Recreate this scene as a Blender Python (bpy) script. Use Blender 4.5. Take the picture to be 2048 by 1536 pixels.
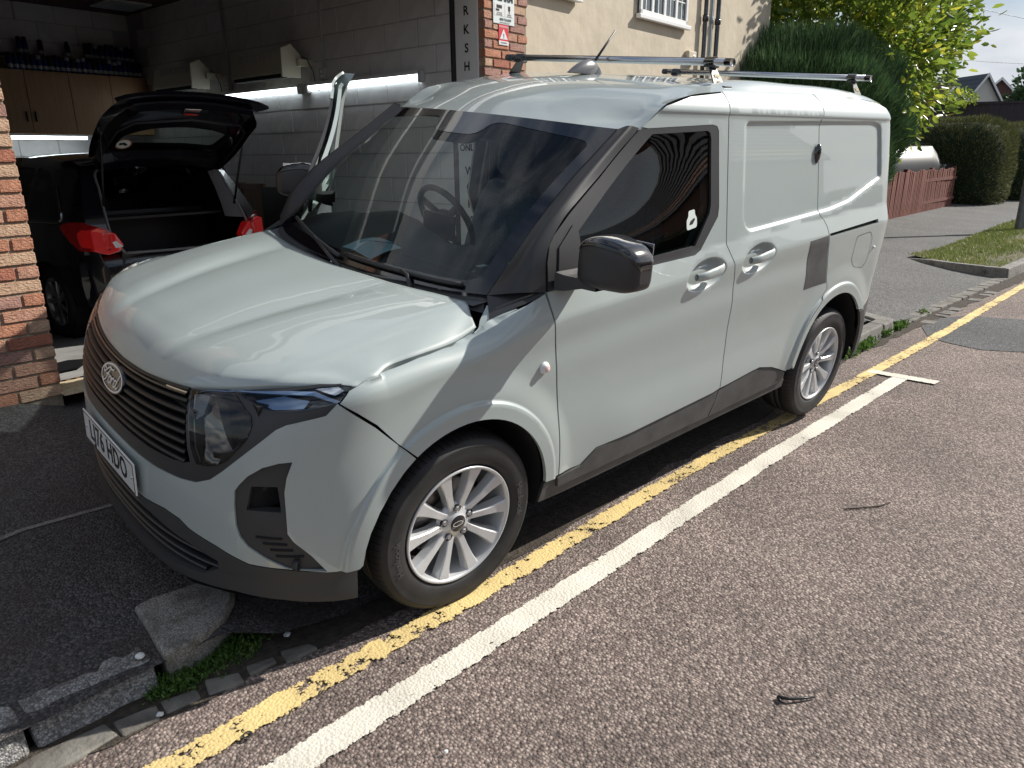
import bpy, bmesh, math, random
import numpy as np
from mathutils import Matrix, Vector
from mathutils.geometry import delaunay_2d_cdt
random.seed(7); rng = np.random.default_rng(7)
SC = bpy.context.scene
for o in list(bpy.data.objects): bpy.data.objects.remove(o)
COL = SC.collection
DOOR_DEG = 54
# ------------------------------------------------------------------ camera
cam = bpy.data.cameras.new('camera'); camo = bpy.data.objects.new('camera', cam); COL.objects.link(camo)
cam.sensor_fit = 'HORIZONTAL'; cam.sensor_width = 36.0; cam.lens = 36.0*1455/2048
cam.clip_start = 0.05; cam.clip_end = 2000
_f = Vector((0.6982569, 0.64983297, -0.30025724)); _r = Vector((0.67954188, -0.73359939, -0.0074012)); _u = _r.cross(_f)
camo.matrix_world = Matrix(((_r.x, _u.x, -_f.x, -1.5055), (_r.y, _u.y, -_f.y, -1.70445), (_r.z, _u.z, -_f.z, 1.51426), (0, 0, 0, 1)))
SC.camera = camo
# ------------------------------------------------------------------ sky, sun, exposure
SUNDIR = Vector((1.22, -.58, 1.0)).normalized()
w = bpy.data.worlds.new('World'); SC.world = w; w.use_nodes = True
nt = w.node_tree; nt.nodes.clear(); N = nt.nodes.new; L = nt.links.new
wo = N('ShaderNodeOutputWorld'); bg = N('ShaderNodeBackground'); L(bg.outputs[0], wo.inputs[0])
sky = N('ShaderNodeTexSky'); sky.sky_type = 'NISHITA'; sky.sun_disc = False
sky.sun_elevation = math.asin(SUNDIR.z); sky.sun_rotation = math.atan2(SUNDIR.x, SUNDIR.y)
sky.air_density = 1.0; sky.dust_density = 1.2; sky.ozone_density = 1.5
tc = N('ShaderNodeTexCoord'); mp = N('ShaderNodeMapping'); mp.inputs['Scale'].default_value = (1.0, 1.0, 2.6); L(tc.outputs['Generated'], mp.inputs[0])
n1 = N('ShaderNodeTexNoise'); n1.inputs['Scale'].default_value = 2.6; n1.inputs['Detail'].default_value = 9; n1.inputs['Roughness'].default_value = .58; n1.inputs['Distortion'].default_value = .25
L(mp.outputs[0], n1.inputs['Vector'])
rp = N('ShaderNodeValToRGB'); rp.color_ramp.elements[0].position = .42; rp.color_ramp.elements[1].position = .60; L(n1.outputs[0], rp.inputs[0])
n2 = N('ShaderNodeTexNoise'); n2.inputs['Scale'].default_value = 5.5; n2.inputs['Detail'].default_value = 6; L(mp.outputs[0], n2.inputs['Vector'])
rc = N('ShaderNodeValToRGB'); rc.color_ramp.elements[0].position = .3; rc.color_ramp.elements[1].position = .7
rc.color_ramp.elements[0].color = (4.6, 5.2, 6.2, 1); rc.color_ramp.elements[1].color = (9.5, 9.7, 10.0, 1); L(n2.outputs[0], rc.inputs[0])
mx = N('ShaderNodeMix'); mx.data_type = 'RGBA'
L(rp.outputs[0], mx.inputs[0]); L(sky.outputs[0], mx.inputs[6]); L(rc.outputs[0], mx.inputs[7]); L(mx.outputs[2], bg.inputs[0])
bg.inputs[1].default_value = 0.075
sl = bpy.data.lights.new('sun', 'SUN'); sl.energy = 5.0; sl.angle = math.radians(.55); sl.color = (1, .95, .87)
so = bpy.data.objects.new('sun', sl); COL.objects.link(so); so.rotation_euler = (-SUNDIR).to_track_quat('-Z', 'Y').to_euler()
SC.view_settings.view_transform = 'Standard'; SC.view_settings.look = 'None'; SC.view_settings.gamma = 1; SC.view_settings.use_curve_mapping = False
SC.view_settings.exposure = 0.38
SC.render.engine = 'CYCLES'; SC.cycles.max_bounces = 8; SC.cycles.transparent_max_bounces = 24; SC.cycles.use_denoising = True
# ------------------------------------------------------------------ materials
def mat(name, col, rough=.6, metal=0, coat=0, coatr=.03, spec=.5, noise=0, nscale=20, bump=0, bscale=60, detail=4, col2=None, emit=None, alpha=1, coords='Object', stretch=None, sheen=0, thr=None):
    m = bpy.data.materials.new(name); m.use_nodes = True; t = m.node_tree; b = t.nodes['Principled BSDF']
    b.inputs['Base Color'].default_value = (*col, 1); b.inputs['Roughness'].default_value = rough; b.inputs['Metallic'].default_value = metal
    b.inputs['Coat Weight'].default_value = coat; b.inputs['Coat Roughness'].default_value = coatr; b.inputs['Specular IOR Level'].default_value = spec
    if sheen: b.inputs['Sheen Weight'].default_value = sheen
    if emit: b.inputs['Emission Color'].default_value = (*emit[:3], 1); b.inputs['Emission Strength'].default_value = emit[3]
    if noise or bump or col2:
        tcn = t.nodes.new('ShaderNodeTexCoord'); src = tcn.outputs[coords]
        if stretch:
            mpn = t.nodes.new('ShaderNodeMapping'); mpn.inputs['Scale'].default_value = stretch; t.links.new(src, mpn.inputs[0]); src = mpn.outputs[0]
    if noise or col2:
        nn = t.nodes.new('ShaderNodeTexNoise'); nn.inputs['Scale'].default_value = nscale; nn.inputs['Detail'].default_value = detail; nn.inputs['Roughness'].default_value = .6
        t.links.new(src, nn.inputs['Vector'])
        r = t.nodes.new('ShaderNodeValToRGB'); a, c = (thr or (.35, .65)); r.color_ramp.elements[0].position = a; r.color_ramp.elements[1].position = c
        c2 = col2 or tuple(v*(1-noise) for v in col); r.color_ramp.elements[0].color = (*c2, 1); r.color_ramp.elements[1].color = (*(col if col2 else tuple(min(1, v*(1+noise)) for v in col)), 1)
        t.links.new(nn.outputs[0], r.inputs[0]); t.links.new(r.outputs[0], b.inputs['Base Color'])
    if bump:
        nb = t.nodes.new('ShaderNodeTexNoise'); nb.inputs['Scale'].default_value = bscale; nb.inputs['Detail'].default_value = 5
        t.links.new(src, nb.inputs['Vector'])
        bp = t.nodes.new('ShaderNodeBump'); bp.inputs['Strength'].default_value = bump; bp.inputs['Distance'].default_value = .01
        t.links.new(nb.outputs[0], bp.inputs['Height']); t.links.new(bp.outputs[0], b.inputs['Normal'])
    return m
def glassmat(name, tint=(.75, .85, .82), rough=0.0, ior=1.5, boost=1.0):
    m = bpy.data.materials.new(name); m.use_nodes = True; t = m.node_tree; t.nodes.clear()
    o = t.nodes.new('ShaderNodeOutputMaterial'); mx = t.nodes.new('ShaderNodeMixShader'); f = t.nodes.new('ShaderNodeFresnel'); f.inputs[0].default_value = ior
    tr = t.nodes.new('ShaderNodeBsdfTransparent'); tr.inputs[0].default_value = (*tint, 1); g = t.nodes.new('ShaderNodeBsdfGlossy'); g.inputs['Roughness'].default_value = rough
    ma = t.nodes.new('ShaderNodeMath'); ma.operation = 'MULTIPLY'; ma.inputs[1].default_value = boost; ma.use_clamp = True
    t.links.new(f.outputs[0], ma.inputs[0]); t.links.new(ma.outputs[0], mx.inputs[0]); t.links.new(tr.outputs[0], mx.inputs[1]); t.links.new(g.outputs[0], mx.inputs[2]); t.links.new(mx.outputs[0], o.inputs[0])
    return m
M = {}
M['paint'] = mat('van_paint', (.345, .395, .388), rough=.45, coat=1, coatr=.015, noise=.02, nscale=900)
M['satin'] = mat('satin_black_plastic', (.028, .028, .03), rough=.42, bump=.05, bscale=900)
M['plastic'] = mat('grained_black_plastic', (.035, .036, .038), rough=.6, bump=.12, bscale=700)
M['cladding'] = mat('dusty_grey_cladding', (.062, .062, .062), rough=.65, noise=.25, nscale=7, bump=.1, bscale=600)
M['slat'] = mat('grille_black', (.010, .010, .011), rough=.38)
M['gloss'] = mat('gloss_black', (.006, .006, .008), rough=.12, coat=1, coatr=.02)
M['dark'] = mat('deep_black', (.004, .004, .005), rough=.9)
M['rubber'] = mat('tyre_rubber', (.018, .018, .019), rough=.62, noise=.35, nscale=9, bump=.08, bscale=260)
M['alloy'] = mat('alloy_wheel_silver', (.56, .57, .58), rough=.33, metal=.35, coat=.5)
M['chrome'] = mat('chrome', (.8, .8, .8), rough=.08, metal=1)
M['steel'] = mat('brushed_steel', (.45, .46, .48), rough=.35, metal=1)
M['alum'] = mat('anodised_aluminium', (.55, .57, .60), rough=.22, metal=1)
M['disc'] = mat('brake_disc', (.30, .29, .28), rough=.4, metal=1, noise=.2, nscale=40)
M['wsglass'] = glassmat('windscreen_glass', (.74, .85, .82), boost=1.0)
M['sideglass'] = glassmat('side_glass', (.30, .35, .36), boost=1.2)
M['clear'] = glassmat('clear_lens', (.93, .95, .96))
M['white'] = mat('white_plate', (.72, .73, .72), rough=.35, coat=.5)
M['ink'] = mat('black_ink', (.01, .01, .012), rough=.4)
M['interior'] = mat('cabin_trim', (.075, .08, .09), rough=.75, bump=.1, bscale=300)
M['liner'] = mat('pale_headliner', (.30, .31, .31), rough=.9, bump=.1, bscale=200)
M['seat'] = mat('seat_cloth', (.16, .18, .20), rough=.9, noise=.25, nscale=120, bump=.2, bscale=400)
M['drl'] = mat('daytime_light', (.35, .5, .75), rough=.1, coat=1)
M['reflector'] = mat('lamp_reflector', (.75, .76, .78), rough=.06, metal=1)
M['amber'] = mat('pale_pink_lens', (.75, .55, .52), rough=.2, coat=1)
M['fordblue'] = mat('badge_blue', (.006, .008, .02), rough=.15, coat=1)
M['badgewhite'] = mat('badge_silver', (.78, .78, .78), rough=.25, metal=.2)
M['paper'] = mat('pale_blue_paper', (.42, .62, .72), rough=.85)
# ------------------------------------------------------------------ shape functions
def spl(xs, ys):
    xs = np.array(xs, float); ys = np.array(ys, float); m = np.gradient(ys, xs)
    def f(x):
        x = np.clip(np.asarray(x, float), xs[0], xs[-1]); i = np.clip(np.searchsorted(xs, x) - 1, 0, len(xs) - 2)
        h = xs[i+1] - xs[i]; t = (x - xs[i]) / h
        return (2*t**3-3*t**2+1)*ys[i] + (t**3-2*t**2+t)*h*m[i] + (-2*t**3+3*t**2)*ys[i+1] + (t**3-t**2)*h*m[i+1]
    return f
def sst(a, b, x):
    t = np.clip((np.asarray(x, float) - a) / (b - a), 0, 1); return t*t*(3-2*t)
# ---- body surface of the van: distance T round the plan outline from the nose, height z
XF = spl([0,.12,.2,.3,.45,.6,.7,.8,.83,.87,.91,.95,1.0], [-.70,-.755,-.79,-.81,-.812,-.80,-.785,-.745,-.725,-.69,-.63,-.54,-.35])
XR = spl([0,.3,.6,1.0,1.3,1.5,1.65,1.75,1.8], [3.40,3.46,3.47,3.45,3.42,3.38,3.32,3.2,3.1])
XS, XE, B0, T0 = -.30, 3.02, .88, .30 + .88*np.pi/2
ZC = spl([-.5,-.35,-.14,.08,.37,.9,1.15,1.84,2.2,3.2,3.5], [.885,.90,.925,.952,.985,1.02,1.035,1.075,1.085,1.12,1.13])
WL = spl([0,.2,.3,.5,.75,.9,1.2], [.83,.852,.868,.882,.879,.886,.890])
ZT = spl([-.45,-.36,-.268,-.16,-.03,.04,.1,.2,.37], [.918,.931,.944,.955,.963,.972,.988,1.03,1.08])
YT = spl([-.4,0,.1,.2,.37], [.832,.815,.80,.80,.862])
def halfwidth(x, z):
    x = np.asarray(x, float); z = np.asarray(z, float); zc = ZC(x)
    y = WL(np.minimum(z, zc))
    d = np.maximum(z - zc + .012, 0)
    belt = .34*np.minimum(d, .105) + .165*np.maximum(d - .105, 0)      # shoulder, then tumblehome
    belt = np.where(d < .024, .34*d*d/.048, belt - .34*.012)
    up = y - belt
    up = up - .055*(1 - sst(.5, 1.5, x))*sst(1.12, 1.6, z)
    up = up - np.maximum(z - 1.655, 0)**2*7.5
    zt = ZT(x); u = np.clip((z - (zc-.035))/(zt - zc + .035), 0, 1)
    fen = WL(np.minimum(z, zc)) - (WL(zc) - YT(x))*(1 - np.sqrt(np.maximum(1-u*u, 0)+1e-9))
    k = sst(.1, .37, x)
    return np.where(x < .37, fen*(1-k) + up*k, up)
def vsurf(T, z):
    """T>0 left side of the van (y<0), T<0 right side"""
    T = np.asarray(T, float); z = np.asarray(z, float) + 0*T; sg = np.where(T >= 0, 1., -1.)
    S = np.abs(T) - T0 + 0*z
    a = XS - XF(z); n = 2.5
    th = np.clip(np.pi/2 - (XS - S)/B0, 0, np.pi/2)
    bf = halfwidth(XS + 0*z, np.minimum(z, .93)) + 0*S
    r = (np.abs(np.cos(th)/a)**n + np.abs(np.sin(th)/bf)**n)**(-1/n)
    xf, yf = XS - r*np.cos(th), r*np.sin(th)
    ar = XR(z) - XE; br = halfwidth(XE + 0*z, z); n2 = 3.2
    th2 = np.clip((S - XE)/B0, 0, np.pi/2)
    r2 = (np.abs(np.sin(th2)/ar)**n2 + np.abs(np.cos(th2)/br)**n2)**(-1/n2)
    xr, yr = XE + r2*np.sin(th2), r2*np.cos(th2)
    ys = halfwidth(S, z)
    x = np.where(S < XS, xf, np.where(S > XE, xr, S)); y = np.where(S < XS, yf, np.where(S > XE, yr, ys))
    return np.stack([x, -sg*y, z], -1)
# ------------------------------------------------------------------ object helpers
def tag(o, label=None, cat=None, group=None, kind=None):
    if label: o['label'] = label
    if cat: o['category'] = cat
    if group: o['group'] = group
    if kind: o['kind'] = kind
    return o
def link(o, parent=None):
    COL.objects.link(o)
    if parent is not None: o.parent = parent
    return o
def empty(name, loc=(0, 0, 0), rz=0, **k):
    o = bpy.data.objects.new(name, None); o.empty_display_size = .1; o.location = loc; o.rotation_euler = (0, 0, rz); link(o); return tag(o, **k)
def obj(name, verts, faces, m, parent=None, smooth=False, bevel=0, nrm=None, seg=2):
    me = bpy.data.meshes.new(name); me.from_pydata([tuple(map(float, v)) for v in verts], [], [tuple(map(int, f)) for f in faces]); me.update()
    if isinstance(m, (list, tuple)):
        for q in m: me.materials.append(q)
    else: me.materials.append(m)
    if smooth: me.polygons.foreach_set('use_smooth', [True]*len(me.polygons))
    o = bpy.data.objects.new(name, me); link(o, parent)
    if bevel: bev(o, bevel, seg)
    return o
def bev(o, wd, seg=2):
    md = o.modifiers.new('bevel', 'BEVEL'); md.width = wd; md.segments = seg; md.limit_method = 'ANGLE'; md.angle_limit = math.radians(30); return o
class MB:
    def __init__(s): s.v = []; s.f = []
    def add(s, V, F, mtx=None):
        b = len(s.v)
        for p in V:
            if mtx is not None: p = mtx @ Vector(p)
            s.v.append(tuple(p))
        s.f += [tuple(b+i for i in f) for f in F]; return s
    def box(s, x0, x1, y0, y1, z0, z1, mtx=None):
        V = [(x, y, z) for z in (z0, z1) for y in (y0, y1) for x in (x0, x1)]
        return s.add(V, [(0, 2, 3, 1), (4, 5, 7, 6), (0, 1, 5, 4), (2, 6, 7, 3), (0, 4, 6, 2), (1, 3, 7, 5)], mtx)
    def tube(s, pts, r, n=10, cap=True):
        pts = [Vector(p) for p in pts]; rings = []; rr = r if isinstance(r, (list, tuple)) else [r]*len(pts)
        up = Vector((0, 0, 1)); prev = None
        for i, p in enumerate(pts):
            d = (pts[min(i+1, len(pts)-1)] - pts[max(i-1, 0)]).normalized()
            a = d.cross(up if abs(d.z) < .95 else Vector((1, 0, 0))) if prev is None else (prev - d*prev.dot(d))
            a.normalize(); prev = a; b = d.cross(a)
            rings.append([p + a*math.cos(t)*rr[i] + b*math.sin(t)*rr[i] for t in [2*math.pi*k/n for k in range(n)]])
        V = [q for ring in rings for q in ring]; F = [(i*n+k, i*n+(k+1) % n, (i+1)*n+(k+1) % n, (i+1)*n+k) for i in range(len(pts)-1) for k in range(n)]
        if cap: F += [tuple(range(n))[::-1], tuple((len(pts)-1)*n+k for k in range(n))]
        return s.add(V, F)
    def lathe(s, prof, n=48, mtx=None, close=False):
        """prof: (r, h) pairs, axis = local z"""
        V = [(r*math.cos(2*math.pi*k/n), r*math.sin(2*math.pi*k/n), h) for r, h in prof for k in range(n)]
        m_ = len(prof); F = [(i*n+k, i*n+(k+1) % n, ((i+1) % m_)*n+(k+1) % n, ((i+1) % m_)*n+k) for i in range(m_ if close else m_-1) for k in range(n)]
        return s.add(V, F, mtx)
    def prism(s, poly, h, mtx=None):
        n = len(poly); V = [(x, y, 0) for x, y in poly] + [(x, y, h) for x, y in poly]
        return s.add(V, [tuple(range(n))[::-1], tuple(range(n, 2*n))] + [(k, (k+1) % n, n+(k+1) % n, n+k) for k in range(n)], mtx)
    def obj(s, name, m, parent=None, smooth=False, bevel=0, seg=2): return obj(name, s.v, s.f, m, parent, smooth, bevel, seg=seg)
def box(name, x0, x1, y0, y1, z0, z1, m, parent=None, bevel=0, mtx=None):
    return MB().box(x0, x1, y0, y1, z0, z1, mtx).obj(name, m, parent, bevel=bevel)
def gridmesh(name, P, m, parent=None, smooth=True, closev=False, solid=0):
    P = np.asarray(P); nu, nv = P.shape[:2]; V = P.reshape(-1, 3)
    F = [(i*nv+j, (i+1)*nv+j, (i+1)*nv+j+1, i*nv+j+1) for i in range(nu-1) for j in range(nv-1)]
    if closev: F += [(i*nv+nv-1, (i+1)*nv+nv-1, (i+1)*nv, i*nv) for i in range(nu-1)]
    o = obj(name, V, F, m, parent, smooth)
    if solid: md = o.modifiers.new('thick', 'SOLIDIFY'); md.thickness = solid; md.offset = -1
    return o
def crspline(P, n):
    """Catmull-Rom through points P (k,3) -> n samples"""
    P = np.asarray(P, float); k = len(P)
    d = np.r_[0, np.cumsum(np.linalg.norm(np.diff(P, axis=0), axis=1))]; t = np.linspace(0, d[-1], n); out = []
    for c in range(P.shape[1]): out.append(spl(d, P[:, c])(t) if k > 2 else np.interp(t, d, P[:, c]))
    return np.stack(out, 1)
def loft(curves, nu, nv):
    C = [crspline(c, nu) for c in curves]; C = np.stack(C, 1)
    return np.stack([crspline(C[i], nv) if C.shape[1] > 2 else crspline(C[i], nv) for i in range(nu)])
def txt(name, s, size, m, parent, mtx, ext=.0006, offset=0, sx=1, shear=0, align='CENTER', warp=None, space=1):
    cu = bpy.data.curves.new(name, 'FONT'); cu.body = s; cu.size = size; cu.align_x = align; cu.align_y = 'CENTER'; cu.extrude = ext; cu.offset = offset; cu.shear = shear; cu.space_character = space; cu.resolution_u = 3
    t = bpy.data.objects.new(name, cu); COL.objects.link(t); dg = bpy.context.evaluated_depsgraph_get(); dg.update()
    me = bpy.data.meshes.new_from_object(t.evaluated_get(dg)); COL.objects.unlink(t); bpy.data.objects.remove(t)
    for v in me.vertices:
        p = Vector((v.co.x*sx, v.co.y, v.co.z)); v.co = warp(p) if warp else mtx @ p
    me.materials.clear(); me.materials.append(m); o = bpy.data.objects.new(name, me); return link(o, parent)
# panel made on a curved surface from an outline in its own two coordinates
def inpoly(P, poly):
    x, y = P[:, 0], P[:, 1]; c = np.zeros(len(P), bool); n = len(poly)
    for i in range(n):
        x1, y1 = poly[i]; x2, y2 = poly[(i+1) % n]
        cond = ((y1 > y) != (y2 > y)); xx = (x2-x1)*(y-y1)/((y2-y1) if y2 != y1 else 1e-12) + x1
        c ^= cond & (x < xx)
    return c
def segdist(P, poly):
    d = np.full(len(P), 1e9)
    for i in range(len(poly)):
        a = poly[i]; b = poly[(i+1) % len(poly)]; ab = b-a; t = np.clip(((P-a)@ab)/max(ab@ab, 1e-12), 0, 1); d = np.minimum(d, np.linalg.norm(P-(a+t[:, None]*ab), axis=1))
    return d
def resample(poly, step):
    out = []
    for i in range(len(poly)):
        a = np.array(poly[i], float); b = np.array(poly[(i+1) % len(poly)], float); n = max(1, int(math.ceil(np.linalg.norm(b-a)/step)))
        out += [a + (b-a)*k/n for k in range(n)]
    return np.array(out)
def rounded(poly, r, n=4):
    """round the corners of a polygon"""
    P = [np.array(p, float) for p in poly]; out = []
    for i in range(len(P)):
        a, b, c = P[i-1], P[i], P[(i+1) % len(P)]; u = a-b; v = c-b; lu, lv = np.linalg.norm(u), np.linalg.norm(v)
        rr = min(r, lu*.45, lv*.45); p0 = b+u/lu*rr; p1 = b+v/lv*rr
        for k in range(n+1):
            t = k/n; out.append((1-t)**2*p0 + 2*t*(1-t)*b + t*t*p1)
    return out
def inset(poly, d):
    P = np.array(poly, float); a = 0.5*np.sum(P[:, 0]*np.roll(P[:, 1], -1) - np.roll(P[:, 0], -1)*P[:, 1]); e = np.roll(P, -1, 0)-P; e /= np.linalg.norm(e, axis=1)[:, None]+1e-12
    n = np.stack([-e[:, 1], e[:, 0]], 1)*(1 if a > 0 else -1); v = n+np.roll(n, 1, 0); v /= np.maximum((v*v).sum(1), .4)[:, None]/2; return P+v*d
def panel(name, poly, surf, m, parent, holes=(), step=.03, flange=.014, disp=None, off=0, flip=False, eps=1e-3, bstep=None, guides=()):
    poly = resample(poly, bstep or step*.7); holes = [resample(h, step*.7) for h in holes]
    area = 0.5*np.sum(poly[:, 0]*np.roll(poly[:, 1], -1) - np.roll(poly[:, 0], -1)*poly[:, 1])
    if area < 0: poly = poly[::-1].copy()
    hh = []
    for h in holes:
        a = 0.5*np.sum(h[:, 0]*np.roll(h[:, 1], -1) - np.roll(h[:, 0], -1)*h[:, 1]); hh.append(h[::-1].copy() if a > 0 else h)
    lo, hi = poly.min(0), poly.max(0)
    gx, gy = np.meshgrid(np.arange(lo[0]+step/2, hi[0], step), np.arange(lo[1]+step/2, hi[1], step)); G = np.stack([gx.ravel(), gy.ravel()], 1)
    k = inpoly(G, poly) & (segdist(G, poly) > step*.35)
    for h in hh: k &= ~inpoly(G, h) & (segdist(G, h) > step*.35)
    G = G[k]; gl = []
    for q in guides:
        q = resample(q, step*.6); q = q[inpoly(q, poly)]
        if len(q): q = q[segdist(q, poly) > step*.22]
        for h in hh:
            if len(q): q = q[~inpoly(q, h) & (segdist(q, h) > step*.22)]
        if len(q): gl.append(q)
    if gl:
        gall = np.concatenate(gl); dm = np.full(len(G), 1e9)
        for i in range(0, len(gall), 64): dm = np.minimum(dm, np.sqrt(((G[:, None]-gall[None, i:i+64])**2).sum(-1)).min(1))
        G = G[dm > step*.45]; G = np.concatenate([G, gall])
    pts = [poly] + hh + [G]; A = np.concatenate(pts); E = []; b = 0; loops = []
    for q in [poly] + hh:
        n = len(q); E += [(b+i, b+(i+1) % n) for i in range(n)]; loops.append(list(range(b, b+n))); b += n
    v2, e2, f2, vo, eo, fo = delaunay_2d_cdt([Vector(p) for p in A], E, [], 0, 1e-6)
    A2 = np.array([tuple(p) for p in v2]); mp = {}
    for i, o_ in enumerate(vo):
        for q in o_: mp[q] = i
    F = []
    C = np.array([A2[list(f)].mean(0) for f in f2]); ok = inpoly(C, poly)
    for h in hh: ok &= ~inpoly(C, h)
    for f, g in zip(f2, ok):
        if not g: continue
        a = A2[f[0]]; bb = A2[f[1]]; c = A2[f[2]]
        if abs((bb[0]-a[0])*(c[1]-a[1]) - (bb[1]-a[1])*(c[0]-a[0])) < 1e-9: continue
        F.append(tuple(f) if (bb[0]-a[0])*(c[1]-a[1]) - (bb[1]-a[1])*(c[0]-a[0]) > 0 else tuple(f)[::-1])
    def pos(U, V):
        P = surf(U, V); d1 = surf(U+eps, V) - surf(U-eps, V); d2 = surf(U, V+eps) - surf(U, V-eps)
        n = np.cross(d1, d2); n /= np.linalg.norm(n, axis=-1, keepdims=True)+1e-12; n = -n if flip else n
        q = off + (disp(U, V) if disp is not None else 0*U); return P + n*q[..., None] if np.ndim(q) else P + n*q, n
    U, V = A2[:, 0], A2[:, 1]; P, n0 = pos(U, V)
    e = 3e-3; d1 = pos(U+e, V)[0] - pos(U-e, V)[0]; d2 = pos(U, V+e)[0] - pos(U, V-e)[0]; nn = np.cross(d1, d2); nn /= np.linalg.norm(nn, axis=-1, keepdims=True)+1e-12
    if flip: nn = -nn; F = [f[::-1] for f in F]
    verts = list(P); faces = list(F); nt_ = len(F)
    if flange:
        for lp in loops:
            ids = [mp[i] for i in lp]; b0 = len(verts); verts += [P[i] - n0[i]*flange for i in ids]; n = len(ids)
            for i in range(n):
                q = (ids[(i+1) % n], ids[i], b0+i, b0+(i+1) % n); faces.append(q[::-1] if flip else q)
    o = obj(name, verts, faces, m, parent)
    me = o.data; me.polygons.foreach_set('use_smooth', [i < nt_ for i in range(len(me.polygons))])
    ln = np.zeros((len(me.loops), 3)); fn = np.zeros((len(me.polygons), 3)); me.polygons.foreach_get('normal', fn.ravel()) if False else None
    for p in me.polygons:
        for li in p.loop_indices: ln[li] = nn[me.loops[li].vertex_index] if p.index < nt_ else p.normal
    me.normals_split_custom_set([tuple(x) for x in ln])
    return o
# ================================================================== THE VAN (own frame: x to the rear, y to its right, z up)
RW = ((0.99775695, 0.06450954, -0.01787685), (-0.06600725, 0.99255453, -0.10236474), (0.01114024, 0.10331513, 0.99458628))
VAN = empty('panel_van', label='pale grey green panel van parked half on the pavement with its far front door open', cat='van')
R3 = Matrix(RW); tv = R3 @ Vector((0, .83, 0)); VM = R3.to_4x4(); VM.translation = tv; VAN.matrix_world = VM
AF, AR = (-.012, .335, .388), (2.675, .35, .405)          # wheel arches: x, z, radius
def S2T(pts): return [(s+T0, z) for s, z in pts]
REC1 = np.array(S2T([(1.575,1.632),(2.25,1.641),(2.90,1.647),(2.990,1.630),(3.045,1.352),(2.648,1.241),(2.42,1.212),(2.30,1.206),(1.995,1.188),(1.635,1.168),(1.588,1.195),(1.570,1.260)]))
RECR = {}
def recess(T, z, poly, depth, wd=.018):
    poly = RECR.setdefault(id(poly), np.array(rounded([tuple(p) for p in poly], .035, 4))); P = np.stack([np.abs(T).ravel(), (z+0*T).ravel()], 1); i = inpoly(P, poly); d = segdist(P, poly)
    return (-depth*sst(0, wd, d)*i).reshape(np.shape(T))
def bowl(S, z, c, a, b, depth, tilt=.12):
    dx = S-c[0]; dz = z-c[1]-tilt*dx; r = np.sqrt((dx/a)**2+(dz/b)**2); return -depth*(1-sst(.62, 1.0, r))
HF, HR = (1.283, 1.030), (1.705, 1.053)
def dside(T, z):
    T = np.asarray(T, float); z = z+0*T; S = np.abs(T)-T0; d = 0*T
    for cx, cz, R in (AF, AR):
        q = np.hypot(S-cx, z-cz); k = sst(.22, .34, z)
        d = d + k*(.013*(1-sst(R+.052, R+.060, q)) + .012*(1-sst(R+.06, R+.17, q)))
    d = d + recess(T, z, REC1, .012)
    d = d + bowl(S, z, HF, .150, .068, .034) + bowl(S, z, HR, .150, .068, .034)
    d = d + .013*(1-sst(.42, .64, z))*sst(.55, .9, S)*(1-sst(2.0, 2.35, S))
    d = d + .005*sst(1.648, 1.656, z)*sst(.90, 1.0, S)
    d = d - .006*np.exp(-((z-ZC(S)+.10)/.06)**2)*sst(-.2, .3, S)*(1-sst(2.2, 2.6, S))
    return d
def arc(c, a0, a1, n=22, dr=0.):
    return [(c[0]+(c[2]+dr)*math.cos(math.radians(a)), c[1]+(c[2]+dr)*math.sin(math.radians(a))) for a in np.linspace(a0, a1, n)]
def sd(pts, sg): return [(sg*t, z) for t, z in pts]
def gd(sg):
    g_ = []
    for c in (AF, AR):
        for dr in (.010, .024, .038, .0515, .0555, .060, .066, .078, .095, .13): g_.append([(sg*(x+T0), z) for x, z in arc(c, -5, 185, 110, dr)])
    for rp in (REC1,):
        rr = np.array(rounded([tuple(p) for p in rp], .035, 4))
        for d in (.0, .0045, .009, .0135, .018): g_.append([(sg*t, z) for t, z in inset(rr, d)])
    for c in (HF, HR):
        for f in (.60, .68, .76, .84, .92, 1.0):
            g_.append([(sg*(c[0]+.150*f*math.cos(a)+T0), c[1]+.068*f*math.sin(a)+.12*.150*f*math.cos(a)) for a in np.linspace(0, 2*math.pi, 60, endpoint=False)])
    for d in (-.012, -.006, 0, .006, .012, .02, .032): g_.append([(sg*(x+T0), float(ZC(x))+d) for x in np.linspace(-.35, 3.4, 200)])
    for z in (1.648, 1.652, 1.656): g_.append([(sg*(x+T0), z) for x in np.linspace(.9, 3.3, 150)])
    out = []
    for q in g_: out.append(q)
    return out
def vp(name, pts, sg, m, parent=VAN, **k):
    if 'disp' not in k and k.get('step', .017) < .04: k['guides'] = gd(sg)
    k.setdefault('disp', dside); k.setdefault('step', .017); return panel(name, sd(S2T(pts), sg), vsurf, m, parent, **k)
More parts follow.
